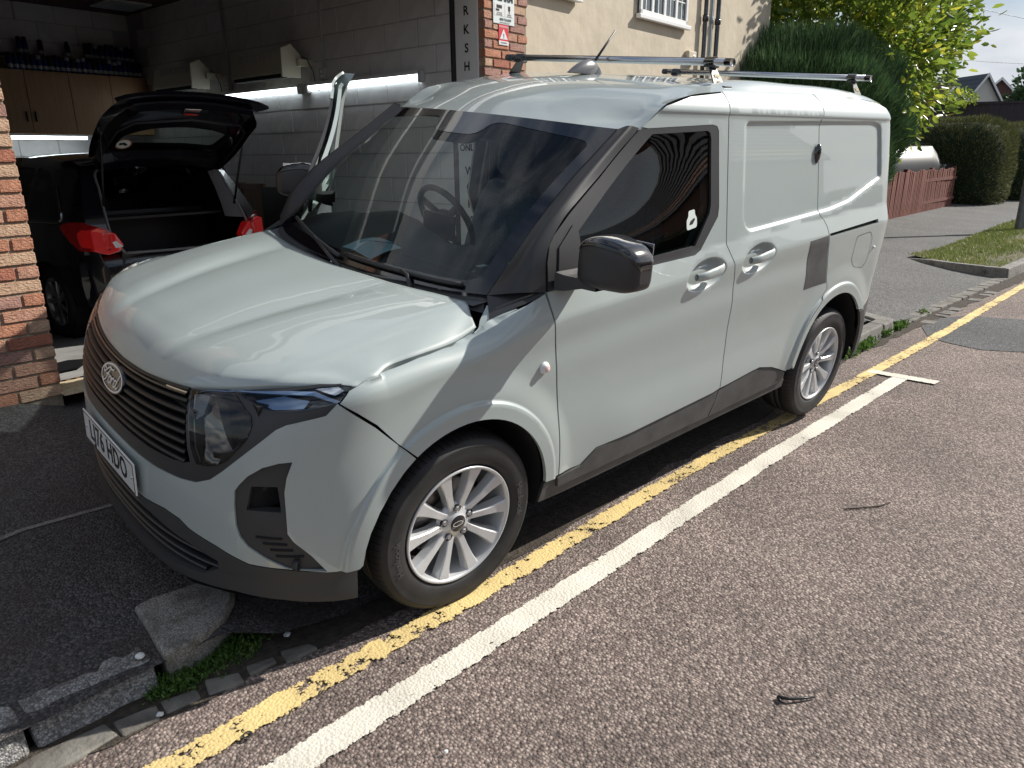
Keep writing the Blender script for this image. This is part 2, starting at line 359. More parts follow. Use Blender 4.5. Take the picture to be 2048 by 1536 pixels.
# ---- front: painted bumper, black mask, lower valance (T,z symmetric about the nose)
MASKL = [(0,.588),(.22,.588),(.42,.585),(.56,.585),(.71,.592),(.786,.601),(.85,.627),(.896,.662),(.988,.739),(1.07,.807),(1.10,.823),(1.143,.836),(1.203,.852),(1.235,.884)]
HOODL = [(0,.822),(.416,.831),(.649,.843),(.764,.853),(.951,.882),(1.102,.911),(1.207,.930),(1.262,.934)]
PAINTB = [(0,.445),(.434,.447),(.60,.462),(.69,.456),(.736,.437),(.846,.415),(.914,.392),(.96,.378),(1.065,.373),(1.184,.356),(1.272,.352)]
def sym(half): return [(-t, z) for t, z in half[::-1] if t > 1e-6] + list(half)
FOG = [(1.107,.72),(1.07,.714),(1.024,.697),(.978,.665),(.946,.63),(.933,.611),(.928,.566),(.928,.502),(.937,.466),(.96,.437),(1.015,.402),(1.075,.373),(1.184,.358),(1.143,.415),(1.093,.469),(1.079,.495),(1.079,.566),(1.079,.627),(1.088,.672)]
t_arch = lambda a: (AF[0]+AF[2]*math.cos(math.radians(a))+T0, AF[1]+AF[2]*math.sin(math.radians(a)))
bhalf = [(t, z) for t, z in MASKL] + [(1.28,.845),(1.34,.794),(1.41,.722)] + [t_arch(a) for a in (122, 130, 140, 150, 160, 168, 176)]
poly = sym(bhalf) ; low = sym(PAINTB)
bump = [(-t, z) for t, z in bhalf[::-1]][:-1] + bhalf + [(t, z) for t, z in PAINTB[::-1]] + [(-t, z) for t, z in PAINTB[1:]]
bumper = panel('front_bumper', bump, vsurf, M['paint'], VAN, holes=[FOG, [(-t, z) for t, z in FOG]], disp=dside, step=.020, guides=gd(1)[:10]+gd(-1)[:10])
# black mask with holes for grille and lamps
LAMP = [(.757,.846),(.955,.872),(1.002,.832),(1.003,.81),(.985,.771),(.956,.739),(.914,.697),(.878,.675),(.837,.662),(.791,.657),(.768,.701),(.759,.778)]
DRL = [(.764,.8515),(.965,.882),(1.12,.906),(1.207,.922),(1.262,.928),(1.286,.925),(1.232,.882),(1.145,.864),(1.056,.853),(1.0,.868),(.951,.876),(.768,.849)]
GRI = [(0,.806),(.30,.811),(.60,.826),(.744,.838),(.744,.76),(.752,.700),(.765,.655),(.677,.640),(.50,.634),(0,.634)]
mhalf_top = HOODL; mask = [(-t, z) for t, z in MASKL[::-1]][:-1] + MASKL + [(1.262,.93)] + [(t, z-.003) for t, z in HOODL[::-1][1:]] + [(-t, z-.003) for t, z in HOODL[1:-1]] + [(-1.262,.93)]
mir = lambda P: [(-t, z) for t, z in P]
gri = sym(GRI[:5])+GRI[5:-1][0:] ; grille_hole = [(t, z) for t, z in GRI] + [(-t, z) for t, z in GRI[::-1][1:-1]]
panel('nose_mask', mask, vsurf, M['satin'], VAN, holes=[grille_hole, LAMP, mir(LAMP), DRL, mir(DRL)], step=.026, off=-.004, flange=.03)
panel('grille_backing', [(t*1.02, z) for t, z in grille_hole], vsurf, M['dark'], VAN, off=-.055, flange=0, step=.05)
def sweep(name, Ts, zc, prof, m, parent):
    P = []
    for T in Ts:
        z0 = zc(T) if callable(zc) else zc; p = vsurf(np.array(T), np.array(z0)); e = 1e-3
        d = vsurf(np.array(T+e), np.array(z0)) - vsurf(np.array(T-e), np.array(z0)); n = np.array([d[1], -d[0], 0]); n /= np.linalg.norm(n)
        P.append([p + n*dn + np.array([0, 0, dz]) for dz, dn in prof])
    return gridmesh(name, P, m, parent, closev=True)
grille = box('grille', -.70, -.69, -.5, .5, .645, .80, M['dark'], VAN)
for k in range(8):
    z0 = .648 + k*.0235; lim = .742 - .004*(k == 0)
    zf = (lambda T, z0=z0, k=k: z0 + (abs(T)/.75)**2*.028*(k/7.))
    sweep('grille_slat', np.linspace(-lim, lim, 61), zf, [(.004,-.050),(.0085,-.006),(.004,-.001),(-.004,-.004),(-.002,-.050)], M['slat'], grille)
sweep('grille_trim', np.linspace(-.735, .735, 61), lambda T: .809+.022*(abs(T)/.74)**2, [(.003,-.01),(.004,.002),(-.002,.003),(-.004,-.01)], M['gloss'], VAN)
sweep('chrome_strip', np.linspace(.60, .742, 12), lambda T: .816+.02*(abs(T)/.74)**2, [(.003,-.005),(.003,.003),(-.003,.004),(-.003,-.005)], M['chrome'], VAN)
# lamps
for sg in (1, -1):
    s_ = lambda P: P if sg == 1 else mir(P)
    cL = np.mean(LAMP, 0)
    def lampdepth(T, z): r = np.hypot((np.abs(T)-.90)/.115, (z-.765)/.10); return -.018 - .05*(1-np.clip(r, 0, 1)**2)
    hl = panel('headlamp', s_(LAMP), vsurf, M['clear'], VAN, off=-.001, flange=0, step=.03)
    panel('lamp_bowl', s_(LAMP), vsurf, mat('lamp_smoked_reflector', (.16, .14, .12), rough=.10, metal=.9) if sg == 1 else bpy.data.materials['lamp_smoked_reflector'], hl, disp=lampdepth, flange=0, step=.02)
    panel('lamp_bezel', s_([(.757,.846),(.80,.852),(.80,.79),(.815,.70),(.80,.66),(.768,.70),(.759,.778)]), vsurf, M['gloss'], hl, off=-.012, flange=.01, step=.03)
    panel('lamp_inner_panel', s_([(.765,.838),(.80,.846),(.845,.85),(.82,.80),(.775,.775)]), vsurf, mat('lamp_silver_fluting', (.42, .42, .41), rough=.25, metal=.6) if sg == 1 else bpy.data.materials['lamp_silver_fluting'], hl, off=-.010, flange=.01, step=.03)
    dl = panel('daytime_lamp', s_(DRL), vsurf, M['clear'], VAN, off=-.001, flange=0, step=.03)
    panel('daytime_lamp_tray', s_(DRL), vsurf, M['gloss'], dl, off=-.035, flange=0, step=.03)
    panel('light_strip', s_([(.80,.8505),(.965,.8805),(1.12,.899),(1.18,.903),(1.235,.885),(1.245,.890),(1.19,.912),(1.12,.906),(.965,.8835),(.80,.8545)]), vsurf, M['drl'], dl, off=-.006, flange=.006, step=.02)
    panel('indicator_reflector', s_([(1.01,.872),(1.06,.858),(1.145,.869),(1.165,.892),(1.10,.896)]), vsurf, mat('lamp_blue_reflector', (.25, .33, .45), rough=.2, metal=.8) if sg == 1 else bpy.data.materials['lamp_blue_reflector'], dl, off=-.016, flange=.01, step=.03)
    panel('corner_reflector', s_([(1.19,.918),(1.25,.926),(1.262,.917),(1.235,.906)]), vsurf, M['reflector'], dl, off=-.008, flange=.006, step=.02)
    # fog bezel
    HOLE = [(.980,.630),(1.054,.633),(1.061,.556),(.962,.556)]
    fb = panel('fog_bezel', s_(FOG), vsurf, M['plastic'], VAN, holes=[s_(HOLE)], off=-.006, flange=.03, step=.022, disp=lambda T, z: -.014*sst(.935, 1.04, np.abs(T))*sst(.50, .60, z))
    panel('bezel_scoop', s_(HOLE), vsurf, M['dark'], fb, flange=0, step=.02, disp=lambda T, z: -.025-.05*sst(.97, 1.06, np.abs(T)))
    for (a, b, z0) in ((.985,1.062,.474),(1.005,1.075,.455),(1.025,1.09,.435),(1.04,1.12,.414)):
        sweep('bezel_slot', np.linspace(a, b, 8) if sg == 1 else np.linspace(-b, -a, 8), z0, [(.003,-.012),(.0035,-.0035),(-.0035,-.0035),(-.003,-.012)], M['dark'], fb)
    p = vsurf(np.array(sg*1.088), np.array(.389)); MB().lathe([(0, 0), (.011, 0), (.012, -.004), (.016, -.004), (.016, -.02)], 20, Matrix.Translation(p) @ Matrix(((0,0,-1),(0,1,0),(1,0,0))).to_4x4() @ Matrix.Rotation(sg*-.9, 4, 'X')).obj('parking_sensor', M['plastic'], fb, True)
# lower valance with intake
vbot = [(0,.235),(.60,.235),(.78,.255),(.91,.268),(1.06,.262),(1.157,.248),(1.276,.226)]
vtop = [(t, z-.004) for t, z in PAINTB]; vtop[-1] = (1.276, .348)
val = [(-t, z) for t, z in vbot[::-1]][:-1] + vbot + vtop[::-1] + [(-t, z) for t, z in vtop[1:]]
INT = [(0,.428),(.21,.428),(.52,.402),(.727,.382),(.848,.358),(.85,.330),(.782,.290),(.585,.268),(0,.268)]
inth = INT[:-1] + [(0,.268)] + [(-t, z) for t, z in INT[::-1][1:-1]]
lv = panel('lower_valance', val, vsurf, M['plastic'], VAN, holes=[inth], step=.03, flange=.03, disp=lambda T, z: .012*(1-sst(.24, .33, z)))
li = panel('lower_intake', [(t, z) for t, z in inth], vsurf, M['dark'], VAN, off=-.06, flange=0, step=.05)
for z0, lim in ((.395,.52),(.360,.80),(.325,.84),(.295,.78)):
    sweep('intake_slat', np.linspace(-lim, lim, 41), z0, [(.004,-.055),(.006,-.012),(.002,-.006),(-.005,-.012),(-.004,-.055)], M['satin'], li)
gridmesh('front_undertray', [[(x, y, .225+.02*abs(y)) for y in np.linspace(-.80*s, .80*s, 9)] for x, s in ((-.80,.25),(-.76,.62),(-.66,.85),(-.45,1.0),(-.36,1.0))], M['dark'], VAN)
# badge
def fsurf(y, z, off=0.):            # nose surface addressed by y
    T = y*-1.0; 
    for _ in range(6):
        T = T - (vsurf(np.array(T), np.array(z))[1]-y)*-1.05
    p = vsurf(np.array(T), np.array(z)); return p + np.array([-off, 0, 0])
def onnose(y0, z0, off): return lambda p: Vector(fsurf(y0-p.x, z0+p.y, off+p.z))
def ellipse(a, b, n=48): return [(a*math.cos(2*math.pi*k/n), b*math.sin(2*math.pi*k/n)) for k in range(n)]
def noseplate(name, a, b, off, m, parent, y0=.01, z0=.755, a2=None, b2=None):
    E = ellipse(a, b); V = [fsurf(y0-x, z0+z, off) for x, z in E]; n = len(E)
    if a2: V += [fsurf(y0-x, z0+z, off) for x, z in ellipse(a2, b2)]; F = [(i, (i+1) % n, n+(i+1) % n, n+i) for i in range(n)]
    else: V += [fsurf(y0-x, z0+z, off-.012) for x, z in E]; F = [tuple(range(n))] + [(i, n+i, n+(i+1) % n, (i+1) % n) for i in range(n)]
    return obj(name, V, F, m, parent)
bd = noseplate('badge', .104, .043, .004, M['fordblue'], VAN)
noseplate('badge_ring', .100, .0395, .0052, M['badgewhite'], bd, a2=.0925, b2=.0345)
# script lettering on the badge as drawn strokes
STR = [ # F
 [(-.055,.012),(-.066,.016),(-.070,.006),(-.060,.002),(-.046,.012),(-.030,.021),(-.010,.019),(.004,.022)],
 [(-.022,.019),(-.032,.002),(-.044,-.016),(-.056,-.020),(-.063,-.013)], [(-.044,.000),(-.030,.004),(-.018,.003)],
 # o
 [(-.010,.003),(-.019,-.004),(-.020,-.014),(-.010,-.017),(-.001,-.008),(-.004,.002),(-.010,.003),(.002,-.001),(.010,.002)],
 # r
 [(.010,.003),(.006,-.008),(.002,-.017)], [(.006,-.006),(.014,.001),(.021,.003),(.024,-.001)],
 # d
 [(.044,.001),(.034,.003),(.026,-.007),(.026,-.016),(.034,-.016),(.044,-.004)], [(.056,.022),(.048,.004),(.043,-.012),(.050,-.017),(.060,-.008)]]
mb = MB()
for s in STR:
    pts = crspline(np.array([(a, b) for a, b in s]), 18); n = len(pts)
    tan = np.gradient(pts, axis=0); tan /= np.linalg.norm(tan, axis=1)[:, None]; nr = np.stack([-tan[:, 1], tan[:, 0]], 1)
    V = []; 
    for i in range(n):
        wd = .0020
        for q in (pts[i]+nr[i]*wd, pts[i]-nr[i]*wd): V.append(fsurf(.01-q[0]*1.15, .755+q[1]*1.15, .0056))
    mb.add(V, [(2*i, 2*i+1, 2*i+3, 2*i+2) for i in range(n-1)])
mb.obj('badge_script', M['badgewhite'], bd)
# number plate
Xp = -.818
np_ = box('number_plate', -.003, .003, -.262, .262, -.057, .057, M['white'], VAN, bevel=.004); np_.location = (Xp, 0, .510); np_.rotation_euler = (0, .03, 0)
pm = Matrix(((0,0,-1),(-1,0,0),(0,1,0))).to_4x4(); pm.translation = Vector((-.0034, 0, 0))
txt('plate_lettering', 'LJ76 HDO', .100, M['ink'], np_, pm, offset=.0022, sx=.86, space=1.06)
mbb = MB()
for a in ((-.256,.256,.0505,.0525),(-.256,.256,-.0525,-.0505),(-.2575,-.2555,-.0505,.0505),(.2555,.2575,-.0505,.0505)): mbb.box(-.0045, -.0032, a[0], a[1], a[2], a[3])
mbb.obj('plate_border', M['ink'], np_)
for y in (-.235, .235): MB().lathe([(0, .002), (.005, .0015), (.006, 0)], 12, Matrix(((0,0,-1),(0,1,0),(1,0,0))).to_4x4()).obj('plate_screw', M['chrome'], np_, True).location = (-.0035, y, 0)
# ---- bonnet
RZ = spl([0,.50,.62,.714,.744,.762,.778,.795,.806], [1.045,1.047,1.046,1.040,1.034,1.022,1.008,.991,.982])
def hood(x, y): return RZ(np.abs(y))
hc = [(.744,.168),(.714,.143),(.619,.116),(.503,.084),(.34,.061),(.176,.043),(0,.034)]
def FP(T, z): p = vsurf(np.array(float(T)), np.array(float(z))); return np.array([p[0], abs(p[1]), p[2]])
fz = spl([t for t, z in HOODL], [z for t, z in HOODL])
PS = spl([0,.025,.054,.093,.17,.30,.50,.76,1.0], [0,.19,.29,.38,.485,.605,.753,.888,1])
RX = spl([0,.176,.34,.503,.619,.714,.744], [.034,.043,.061,.084,.116,.143,.168])
eg = [FP(a+T0, b) - np.array([0, .005, .001]) for a, b in ((-.385,.921),(-.36,.930),(-.32,.938),(-.268,.944),(-.16,.957),(-.09,.961),(-.03,.963),(.04,.972),(.075,.980))] + [np.array([.098,.793,.990])]
eg = crspline(np.array(eg), 24); TT_ = np.r_[0, np.geomspace(.012, 1, 23)]
def longi(T, yr, k, add):
    f = FP(T, fz(T)+.001); r = np.array([float(RX(yr)), yr, float(RZ(yr))]); t = TT_; s_ = PS(t)*(1-k)+k*(.35*PS(t)+.65*t)
    bump = add*np.sin(np.pi*np.clip(t*.96+.02, 0, 1))**.6
    return np.stack([f[0]+(r[0]-f[0])*t, f[1]+(r[1]-f[1])*t**.8, f[2]+(r[2]-f[2])*s_+bump], 1)
LG = [longi(T, yr, k, ad) for T, yr, k, ad in ((0,0,0,.006),(.20,.18,0,.005),(.36,.31,.02,.0),(.43,.37,.04,-.004),(.50,.43,.08,.006),(.60,.50,.16,.013),(.76,.575,.35,.014),(.93,.64,.60,.012),(1.06,.70,.85,.009))]
LG.append(np.stack([eg[:, 0]*.45+LG[-1][:, 0]*.55, eg[:, 1]*.45+LG[-1][:, 1]*.55, eg[:, 2]*.50+LG[-1][:, 2]*.50+.012*np.sin(np.pi*TT_)**.7], 1))
ed_ = np.stack([np.interp(TT_, np.linspace(0, 1, 24), eg[:, c]) for c in range(3)], 1); ed_[0] = eg[0]
LG.append(ed_)
half_ = np.stack([crspline(np.stack([l[i] for l in LG]), 42) for i in range(24)], 1)      # [across, along]
half_ = np.stack([crspline(half_[i], 60) for i in range(42)])
full = np.concatenate([half_[::-1][:-1]*np.array([1, 1, 1]), half_*np.array([1, -1, 1])], 0)     # right (+y) to left (-y)
c_ = full.mean((0, 1))
def rim_(A, dz, sh): return A + np.array([0, 0, -dz]) + (np.array([c_[0], 0, 0])-A)*np.array([1, 1, 0])*sh
full = np.concatenate([rim_(full[:1], .016, .004), rim_(full[:1], .0015, .0006), full, rim_(full[-1:], .0015, .0006), rim_(full[-1:], .016, .004)], 0)
full = np.concatenate([rim_(full[:, :1], .016, .004), rim_(full[:, :1], .0015, .0006), full, rim_(full[:, -1:], .0015, .0006), rim_(full[:, -1:], .016, .004)], 1)
gridmesh('bonnet', full[::-1], M['paint'], VAN)
# ---- side panels
LW_TOP = [(-.44,.884),(-.408,.914),(-.36,.930),(-.268,.942),(-.16,.954),(-.03,.962),(.04,.972),(.08,.981),(.11,.991),(.15,1.010),(.20,1.028),(.27,1.052),(.342,1.078)]
SHUT = [(.348,1.082),(.36,1.181),(.379,1.234),(.405,1.262),(.491,1.322),(.671,1.432),(.901,1.592),(1.044,1.675),(1.212,1.711),(1.436,1.731)]
DFE = [(.348,1.082),(.366,.992),(.391,.881),(.422,.683),(.447,.475),(.458,.37)]
def gap(P, d): return [(s+d, z) for s, z in P]
SPLIT = [(1.455,1.733),(1.442,1.64),(1.442,1.418),(1.442,1.135),(1.467,1.091),(1.492,1.048),(1.517,.978),(1.532,.86),(1.546,.644),(1.542,.46)]
SLR = [(2.306,1.722),(2.272,1.635),(2.306,1.2),(2.35,1.173),(2.381,1.135),(2.399,1.084),(2.424,1.016),(2.499,.806)]
WINF = [(.945,1.594),(1.33,1.613),(1.362,1.607),(1.374,1.589),(1.382,1.292),(1.374,1.255),(1.247,1.130),(1.205,1.116),(.621,1.097),(.46,1.088)]
WING = [(.97,1.574),(1.30,1.589),(1.316,1.582),(1.324,1.56),(1.324,1.304),(1.314,1.272),(1.212,1.152),(.945,1.138),(.525,1.125),(.525,1.262)]
g = .0035
def side_parts(sg):
    # front wing
    vp('front_wing', LW_TOP + gap(DFE[1:], -g)[:5] + [(.452,.37)] + arc(AF, 6, 121, 24) + [(-.272,.726),(-.335,.800),(-.395,.851)], sg, M['paint'], step=.015)
    # front door
    door = vp('front_door', gap(DFE[::-1], g) + [(.520,1.094)] + WINF[::-1][1:] + [(.915,1.598)] + [(s, z-g) for s, z in SHUT[7:]] + gap(SPLIT, -g) + [(1.479,.451),(.889,.424),(.671,.417),(.59,.364)], sg, M['paint'])
    fr = vp('window_frame', [(.358,1.086)] + [(s+g*.7, z-g*.7) for s, z in SHUT[1:7]] + [(.922,1.592)] + WINF, sg, M['satin'], door, holes=[sd(S2T(WING), sg)], disp=lambda T, z: dside(T, z)*0, off=-.001)
    gl = vp('door_window', WING, sg, M['sideglass'], door, off=-.010, flange=0, disp=None, step=.05)
    vp('quarter_trim', [(.40,1.10),(.535,1.105),(.522,1.275),(.50,1.285),(.42,1.22)], sg, M['satin'], door, off=.004, disp=None)
    vp('door_inner_trim', gap(DFE[::-1], .03) + [(.40,1.07),(1.36,1.10),(1.44,1.05),(1.50,.8),(1.49,.45)], sg, M['interior'], door, off=-.07, flange=0, disp=None, step=.08)
    panel('door_inner_frame', sd(S2T([(.40,1.09)]+[(s+.02,z-.03) for s, z in SHUT[1:]]+[(1.40,1.10)]), sg), vsurf, M['paint'], door, holes=[sd(S2T([(s, z) for s, z in WING]), sg)], off=-.035, flange=.02, step=.05)
    if sg == -1:
        ed = [(1.455,1.727),(1.444,1.64),(1.438,1.418),(1.438,1.135),(1.463,1.091),(1.488,1.048),(1.513,.978),(1.528,.86),(1.540,.644),(1.54,.46)]; a_ = [vsurf(np.array(sg*(s+T0)), np.array(z)) for s, z in ed]
        gridmesh('door_edge', [a_, [p+np.array([-.03, -.075, 0]) for p in a_]], M['paint'], door)
        fi = [(1.315,1.582),(1.324,1.56),(1.324,1.304),(1.314,1.272)]; fo_ = [(1.44,1.70),(1.436,1.56),(1.432,1.304),(1.44,1.20)]
        gridmesh('door_inner_pillar', [[vsurf(np.array(sg*(s+T0)), np.array(z))+np.array([-.02,-.06,0]) for s, z in fi],[vsurf(np.array(sg*(s+T0)), np.array(z))+np.array([-.03,-.075,0]) for s, z in fo_]], M['paint'], door)
    cl = vp('door_cladding', [(.462,.352),(.59,.361),(.671,.412),(.889,.420),(1.479,.446),(1.538,.455),(1.535,.400),(1.50,.318),(.472,.308)], sg, M['cladding'], door, off=.006, disp=None)
    # sliding door
    sld = vp('sliding_door', gap(SPLIT[::-1], g) + [(1.47,1.737),(1.70,1.744),(2.20,1.754),(2.298,1.754)] + gap(SLR, -g) + arc((AR[0], AR[1], AR[2]+.045), 106+18, 172, 12) + [(2.20,.397),(2.039,.455),(1.902,.484),(1.827,.481),(1.60,.463)], sg, M['paint'])
    vp('sliding_door_cladding', [(1.545,.448),(1.827,.476),(1.902,.479),(2.039,.450),(2.20,.392),(2.222,.38),(2.222,.332),(1.51,.318),(1.538,.40)], sg, M['cladding'], sld, off=.006, disp=None)
    # sill
    sl_ = vp('sill', [(.385,.262),(.40,.345),(.462,.348),(.470,.304),(1.45,.314),(2.26,.328),(2.262,.281),(1.467,.272),(.976,.262),(.528,.258)], sg, M['cladding'], off=-.004, disp=None)
    # arch cladding piece ahead of door
    # rear quarter
    q = gap(SLR[::-1], g) + [(2.307,1.754),(2.45,1.752),(2.80,1.747),(3.0,1.73),(3.20,1.69),(3.40,1.6),(3.55,1.3),(3.60,1.0),(3.60,.66),(3.24,.642),(3.05,.607)] + [p for p in arc(AR, 40, 172, 26)] + [(2.262,.40)] + [p for p in arc((AR[0], AR[1], AR[2]+.038), 170, 124, 10)]
    hole = [(2.408,1.088),(3.009,1.114),(3.009,1.134),(2.402,1.103)]
    rq = vp('rear_quarter', q, sg, M['paint'], holes=[sd(S2T(hole), sg)])
    vp('door_track', hole, sg, M['dark'], rq, off=-.02, flange=0, disp=None, step=.05)
    if sg == 1:
        fl = rounded([(2.752,1.060),(2.925,1.072),(2.975,1.03),(2.975,.90),(2.93,.862),(2.80,.885),(2.745,.93)], .02)
        gm = [np.array(p) for p in S2T(fl)]; c = np.mean(gm, 0)
        V = []; n = len(gm)
        for k_ in (1.0, .975):
            for p in resample(gm, .02): q_ = c+(p-c)*k_; V.append(vsurf(q_[0], q_[1]) + np.array([0, -.0012-dside(np.array(q_[0]), q_[1]), 0]))
        n = len(V)//2; obj('fuel_flap_joint', V, [(i, (i+1) % n, n+(i+1) % n, n+i) for i in range(n)], M['satin'], rq)
        p = vsurf(np.array(3.02+T0), np.array(.973)); MB().lathe([(0, .012), (.006, .011), (.009, .003), (.010, 0)], 14, Matrix.Translation(p) @ Matrix.Rotation(math.pi/2, 4, 'X')).obj('bump_stop', M['white'], rq, True)
        vp('vinyl_patch', [(2.190,1.084),(2.387,1.096),(2.478,.838),(2.238,.830)], 1, M['cladding'], sld, off=.0015, flange=.002, step=.05)
        p = vsurf(np.array(2.262+T0), np.array(1.488)); lk = MB(); lk.lathe([(0, .020), (.012, .019), (.021, .012), (.023, 0)], 20, Matrix.Translation(p+np.array([0, .013, 0])) @ Matrix.Rotation(math.pi/2, 4, 'X') @ Matrix.Diagonal((1, 2.1, 1, 1)))
        lk.obj('security_lock', M['gloss'], sld, True)
    vp('rear_bumper_side', [(3.05,.601),(3.24,.636),(3.60,.652),(3.60,.30),(3.11,.28),(3.085,.32)] + arc(AR, 4, 38, 8), sg, M['cladding'], off=0.004)
    vp('rear_door', [(3.615,.66),(3.615,1.0),(3.565,1.3),(3.415,1.6),(3.9,1.62),(4.39,1.64),(4.39,.66)], sg, M['paint'], step=.08)
    vp('rear_bumper', [(3.61,.655),(4.39,.655),(4.39,.30),(3.61,.30)], sg, M['cladding'], step=.08)
    return door, fr
doorL, frL = side_parts(1); doorR, frR = side_parts(-1)
# pull handles
for sg, c, par in ((1, HF, doorL), (1, HR, None), (-1, HF, doorR)):
    P = []
    for t in np.linspace(-1, 1, 13):
        S = c[0] + .012 + t*.098; z = c[1]+.012 + .12*t*.098 ; hump = .020*(1-abs(t)**4)
        p = vsurf(np.array(sg*(S+T0)), np.array(z)); o = np.array([0, -sg*1., 0]); hh = .021*(1-.30*abs(t)**3)
        P.append([p + o*(.002+hump+.010*math.cos(a)) + np.array([0, 0, hh*math.sin(a)]) for a in np.linspace(0, 2*math.pi, 12, endpoint=False)])
    h = gridmesh('door_handle', P if sg == 1 else P, M['paint'], par or [o for o in VAN.children if o.name == 'sliding_door'][0], closev=True)
    S = c[0]+.005; V = [vsurf(np.array(sg*(S+T0+.085*math.cos(a))), np.array(c[1]+.004+.030*math.sin(a)))+np.array([0, sg*.020, 0]) for a in np.linspace(0, 2*math.pi, 24, endpoint=False)]
# side repeater badge on the wing
p = vsurf(np.array(.338+T0), np.array(.825)); mm = Matrix.Translation(p) @ Matrix.Rotation(math.pi/2, 4, 'X')
sr = MB().lathe([(0, .016), (.012, .015), (.0155, .012), (.017, .005), (.021, .004), (.022, -.002)], 28, mm).obj('side_repeater', M['white'], VAN, True)
MB().lathe([(0, .0185), (.010, .0175), (.0125, .0150)], 24, mm).obj('repeater_lens', M['amber'], sr, True)
# ---- windscreen, scuttle, A pillars
def symc(P): return [(x, -y, z) for x, y, z in P[::-1] if abs(y) > 1e-6] + list(P)      # from right side to left
WB = [(.075,0,1.045),(.085,-.20,1.046),(.115,-.40,1.048),(.155,-.58,1.052),(.21,-.715,1.060)]
WT = [(.735,0,1.600),(.745,-.20,1.599),(.775,-.42,1.594),(.82,-.60,1.588),(.855,-.675,1.585)]
wmid = []
for a, b in zip(WB, WT):
    m_ = (np.array(a)+np.array(b))/2; wmid.append(tuple(m_ + np.array([-.018, 0, .022])))
W3 = [symc([tuple(p) for p in c]) for c in (WB, wmid, WT)]
WS = loft(W3, 41, 31)         # [across, up]
nW = np.cross(np.gradient(WS, axis=0), np.gradient(WS, axis=1)); nW /= np.linalg.norm(nW, axis=-1, keepdims=True)
if nW[20, 15][0] > 0: nW = -nW
ws = gridmesh('windscreen', WS[:, ::1], M['wsglass'], VAN)
def wsq(u, v):     # u 0..1 right->left, v 0..1 bottom->top
    u = np.clip(u, 0, 1)*40; v = np.clip(v, 0, 1)*30; i = np.minimum(u.astype(int), 39); j = np.minimum(v.astype(int), 29); a = (u-i)[..., None]; b = (v-j)[..., None]
    return (WS[i, j]*(1-a)*(1-b) + WS[i+1, j]*a*(1-b) + WS[i, j+1]*(1-a)*b + WS[i+1, j+1]*a*b) , nW[i, j]
def wpanel(name, outer, holes, m, parent, off):
    def sf(U, V): P, n = wsq(np.asarray(U, float), np.asarray(V, float)); return P + n*off
    return panel(name, outer, sf, m, parent, holes=holes, step=.03, flange=0)
frit_out = [(.001,.001),(.999,.001),(.999,.999),(.001,.999)]
frit_in = rounded([(.045,.058),(.955,.058),(.965,.90),(.62,.955),(.60,.84),(.40,.84),(.38,.955),(.035,.90)], .05, 5)
wpanel('windscreen_border', frit_out, [frit_in], M['gloss'], ws, .0015)
wpanel('sensor_housing', rounded([(.37,.99),(.40,.80),(.60,.80),(.63,.99)], .04), [], M['satin'], ws, -.02)
# scuttle between bonnet and glass
HR_ = [(x+.004, -y, float(hood(x, y))-.022) for y, x in hc[::-1]]
sc_b = symc(HR_); sc_f = symc([(a[0]-.01, a[1]*1.0, a[2]-.008) for a in WB])
gridmesh('scuttle_panel', loft([sc_b, sc_f], 41, 4), M['plastic'], VAN)
for sg in (1, -1):
    f = lambda P: [(x, sg*y, z) for x, y, z in P]
    # A pillar: from glass edge to door shut line
    E1 = [tuple(WS[-1, j] if sg == 1 else WS[0, j]) for j in (0, 5, 10, 15, 20, 25, 30)]
    sh = crspline(np.array(SHUT[:7]), 40); sh = sh[:, :]
    sh3 = [vsurf(np.array(sg*(s-g+T0)), np.array(z+g*.5)) for s, z in sh]
    base = vsurf(np.array(sg*(.225+T0)), np.array(1.066))
    idx = np.linspace(0, 39, 7).astype(int); E3 = [sh3[i] for i in idx]
    E2 = [ (np.array(a)*.45+np.array(b)*.55) + np.array([-.030, -sg*.022, .012]) for a, b in zip(E1, E3)]
    a_p = gridmesh('windscreen_pillar', loft([E1, E2, E3], 30, 9), M['satin'], VAN)
    # filler between wing top, pillar foot and glass corner
    bl = [vsurf(np.array(sg*(s+T0)), np.array(z+.003)) for s, z in ((.145,1.008),(.20,1.030),(.27,1.054),(.344,1.081))]
    tl = [tuple(E1[0]), tuple(np.array(E1[0])*.7+np.array(E3[0])*.3+np.array([0,-sg*.01,.006])), tuple(np.array(E1[0])*.35+np.array(E3[0])*.65+np.array([0,-sg*.01,.004])), tuple(E3[0])]
    gridmesh('pillar_foot_trim', loft([bl, tl], 14, 4), M['satin'], a_p)
for sg in (1, -1):
    hcv = [(x+.004, -sg*(y+.003), float(hood(x, y))-.003) for y, x in ((.806,.070),(.795,.100),(.779,.119),(.763,.145),(.747,.170),(.735,.185))]; wte = [vsurf(np.array(sg*(s_+T0)), np.array(z_))+np.array([0, sg*.002, -.001]) for s_, z_ in ((.085,.982),(.11,.991),(.145,1.008),(.175,1.019),(.205,1.030),(.235,1.041))]
    gridmesh('wing_corner', loft([hcv, wte], 16, 3), M['paint'], VAN)
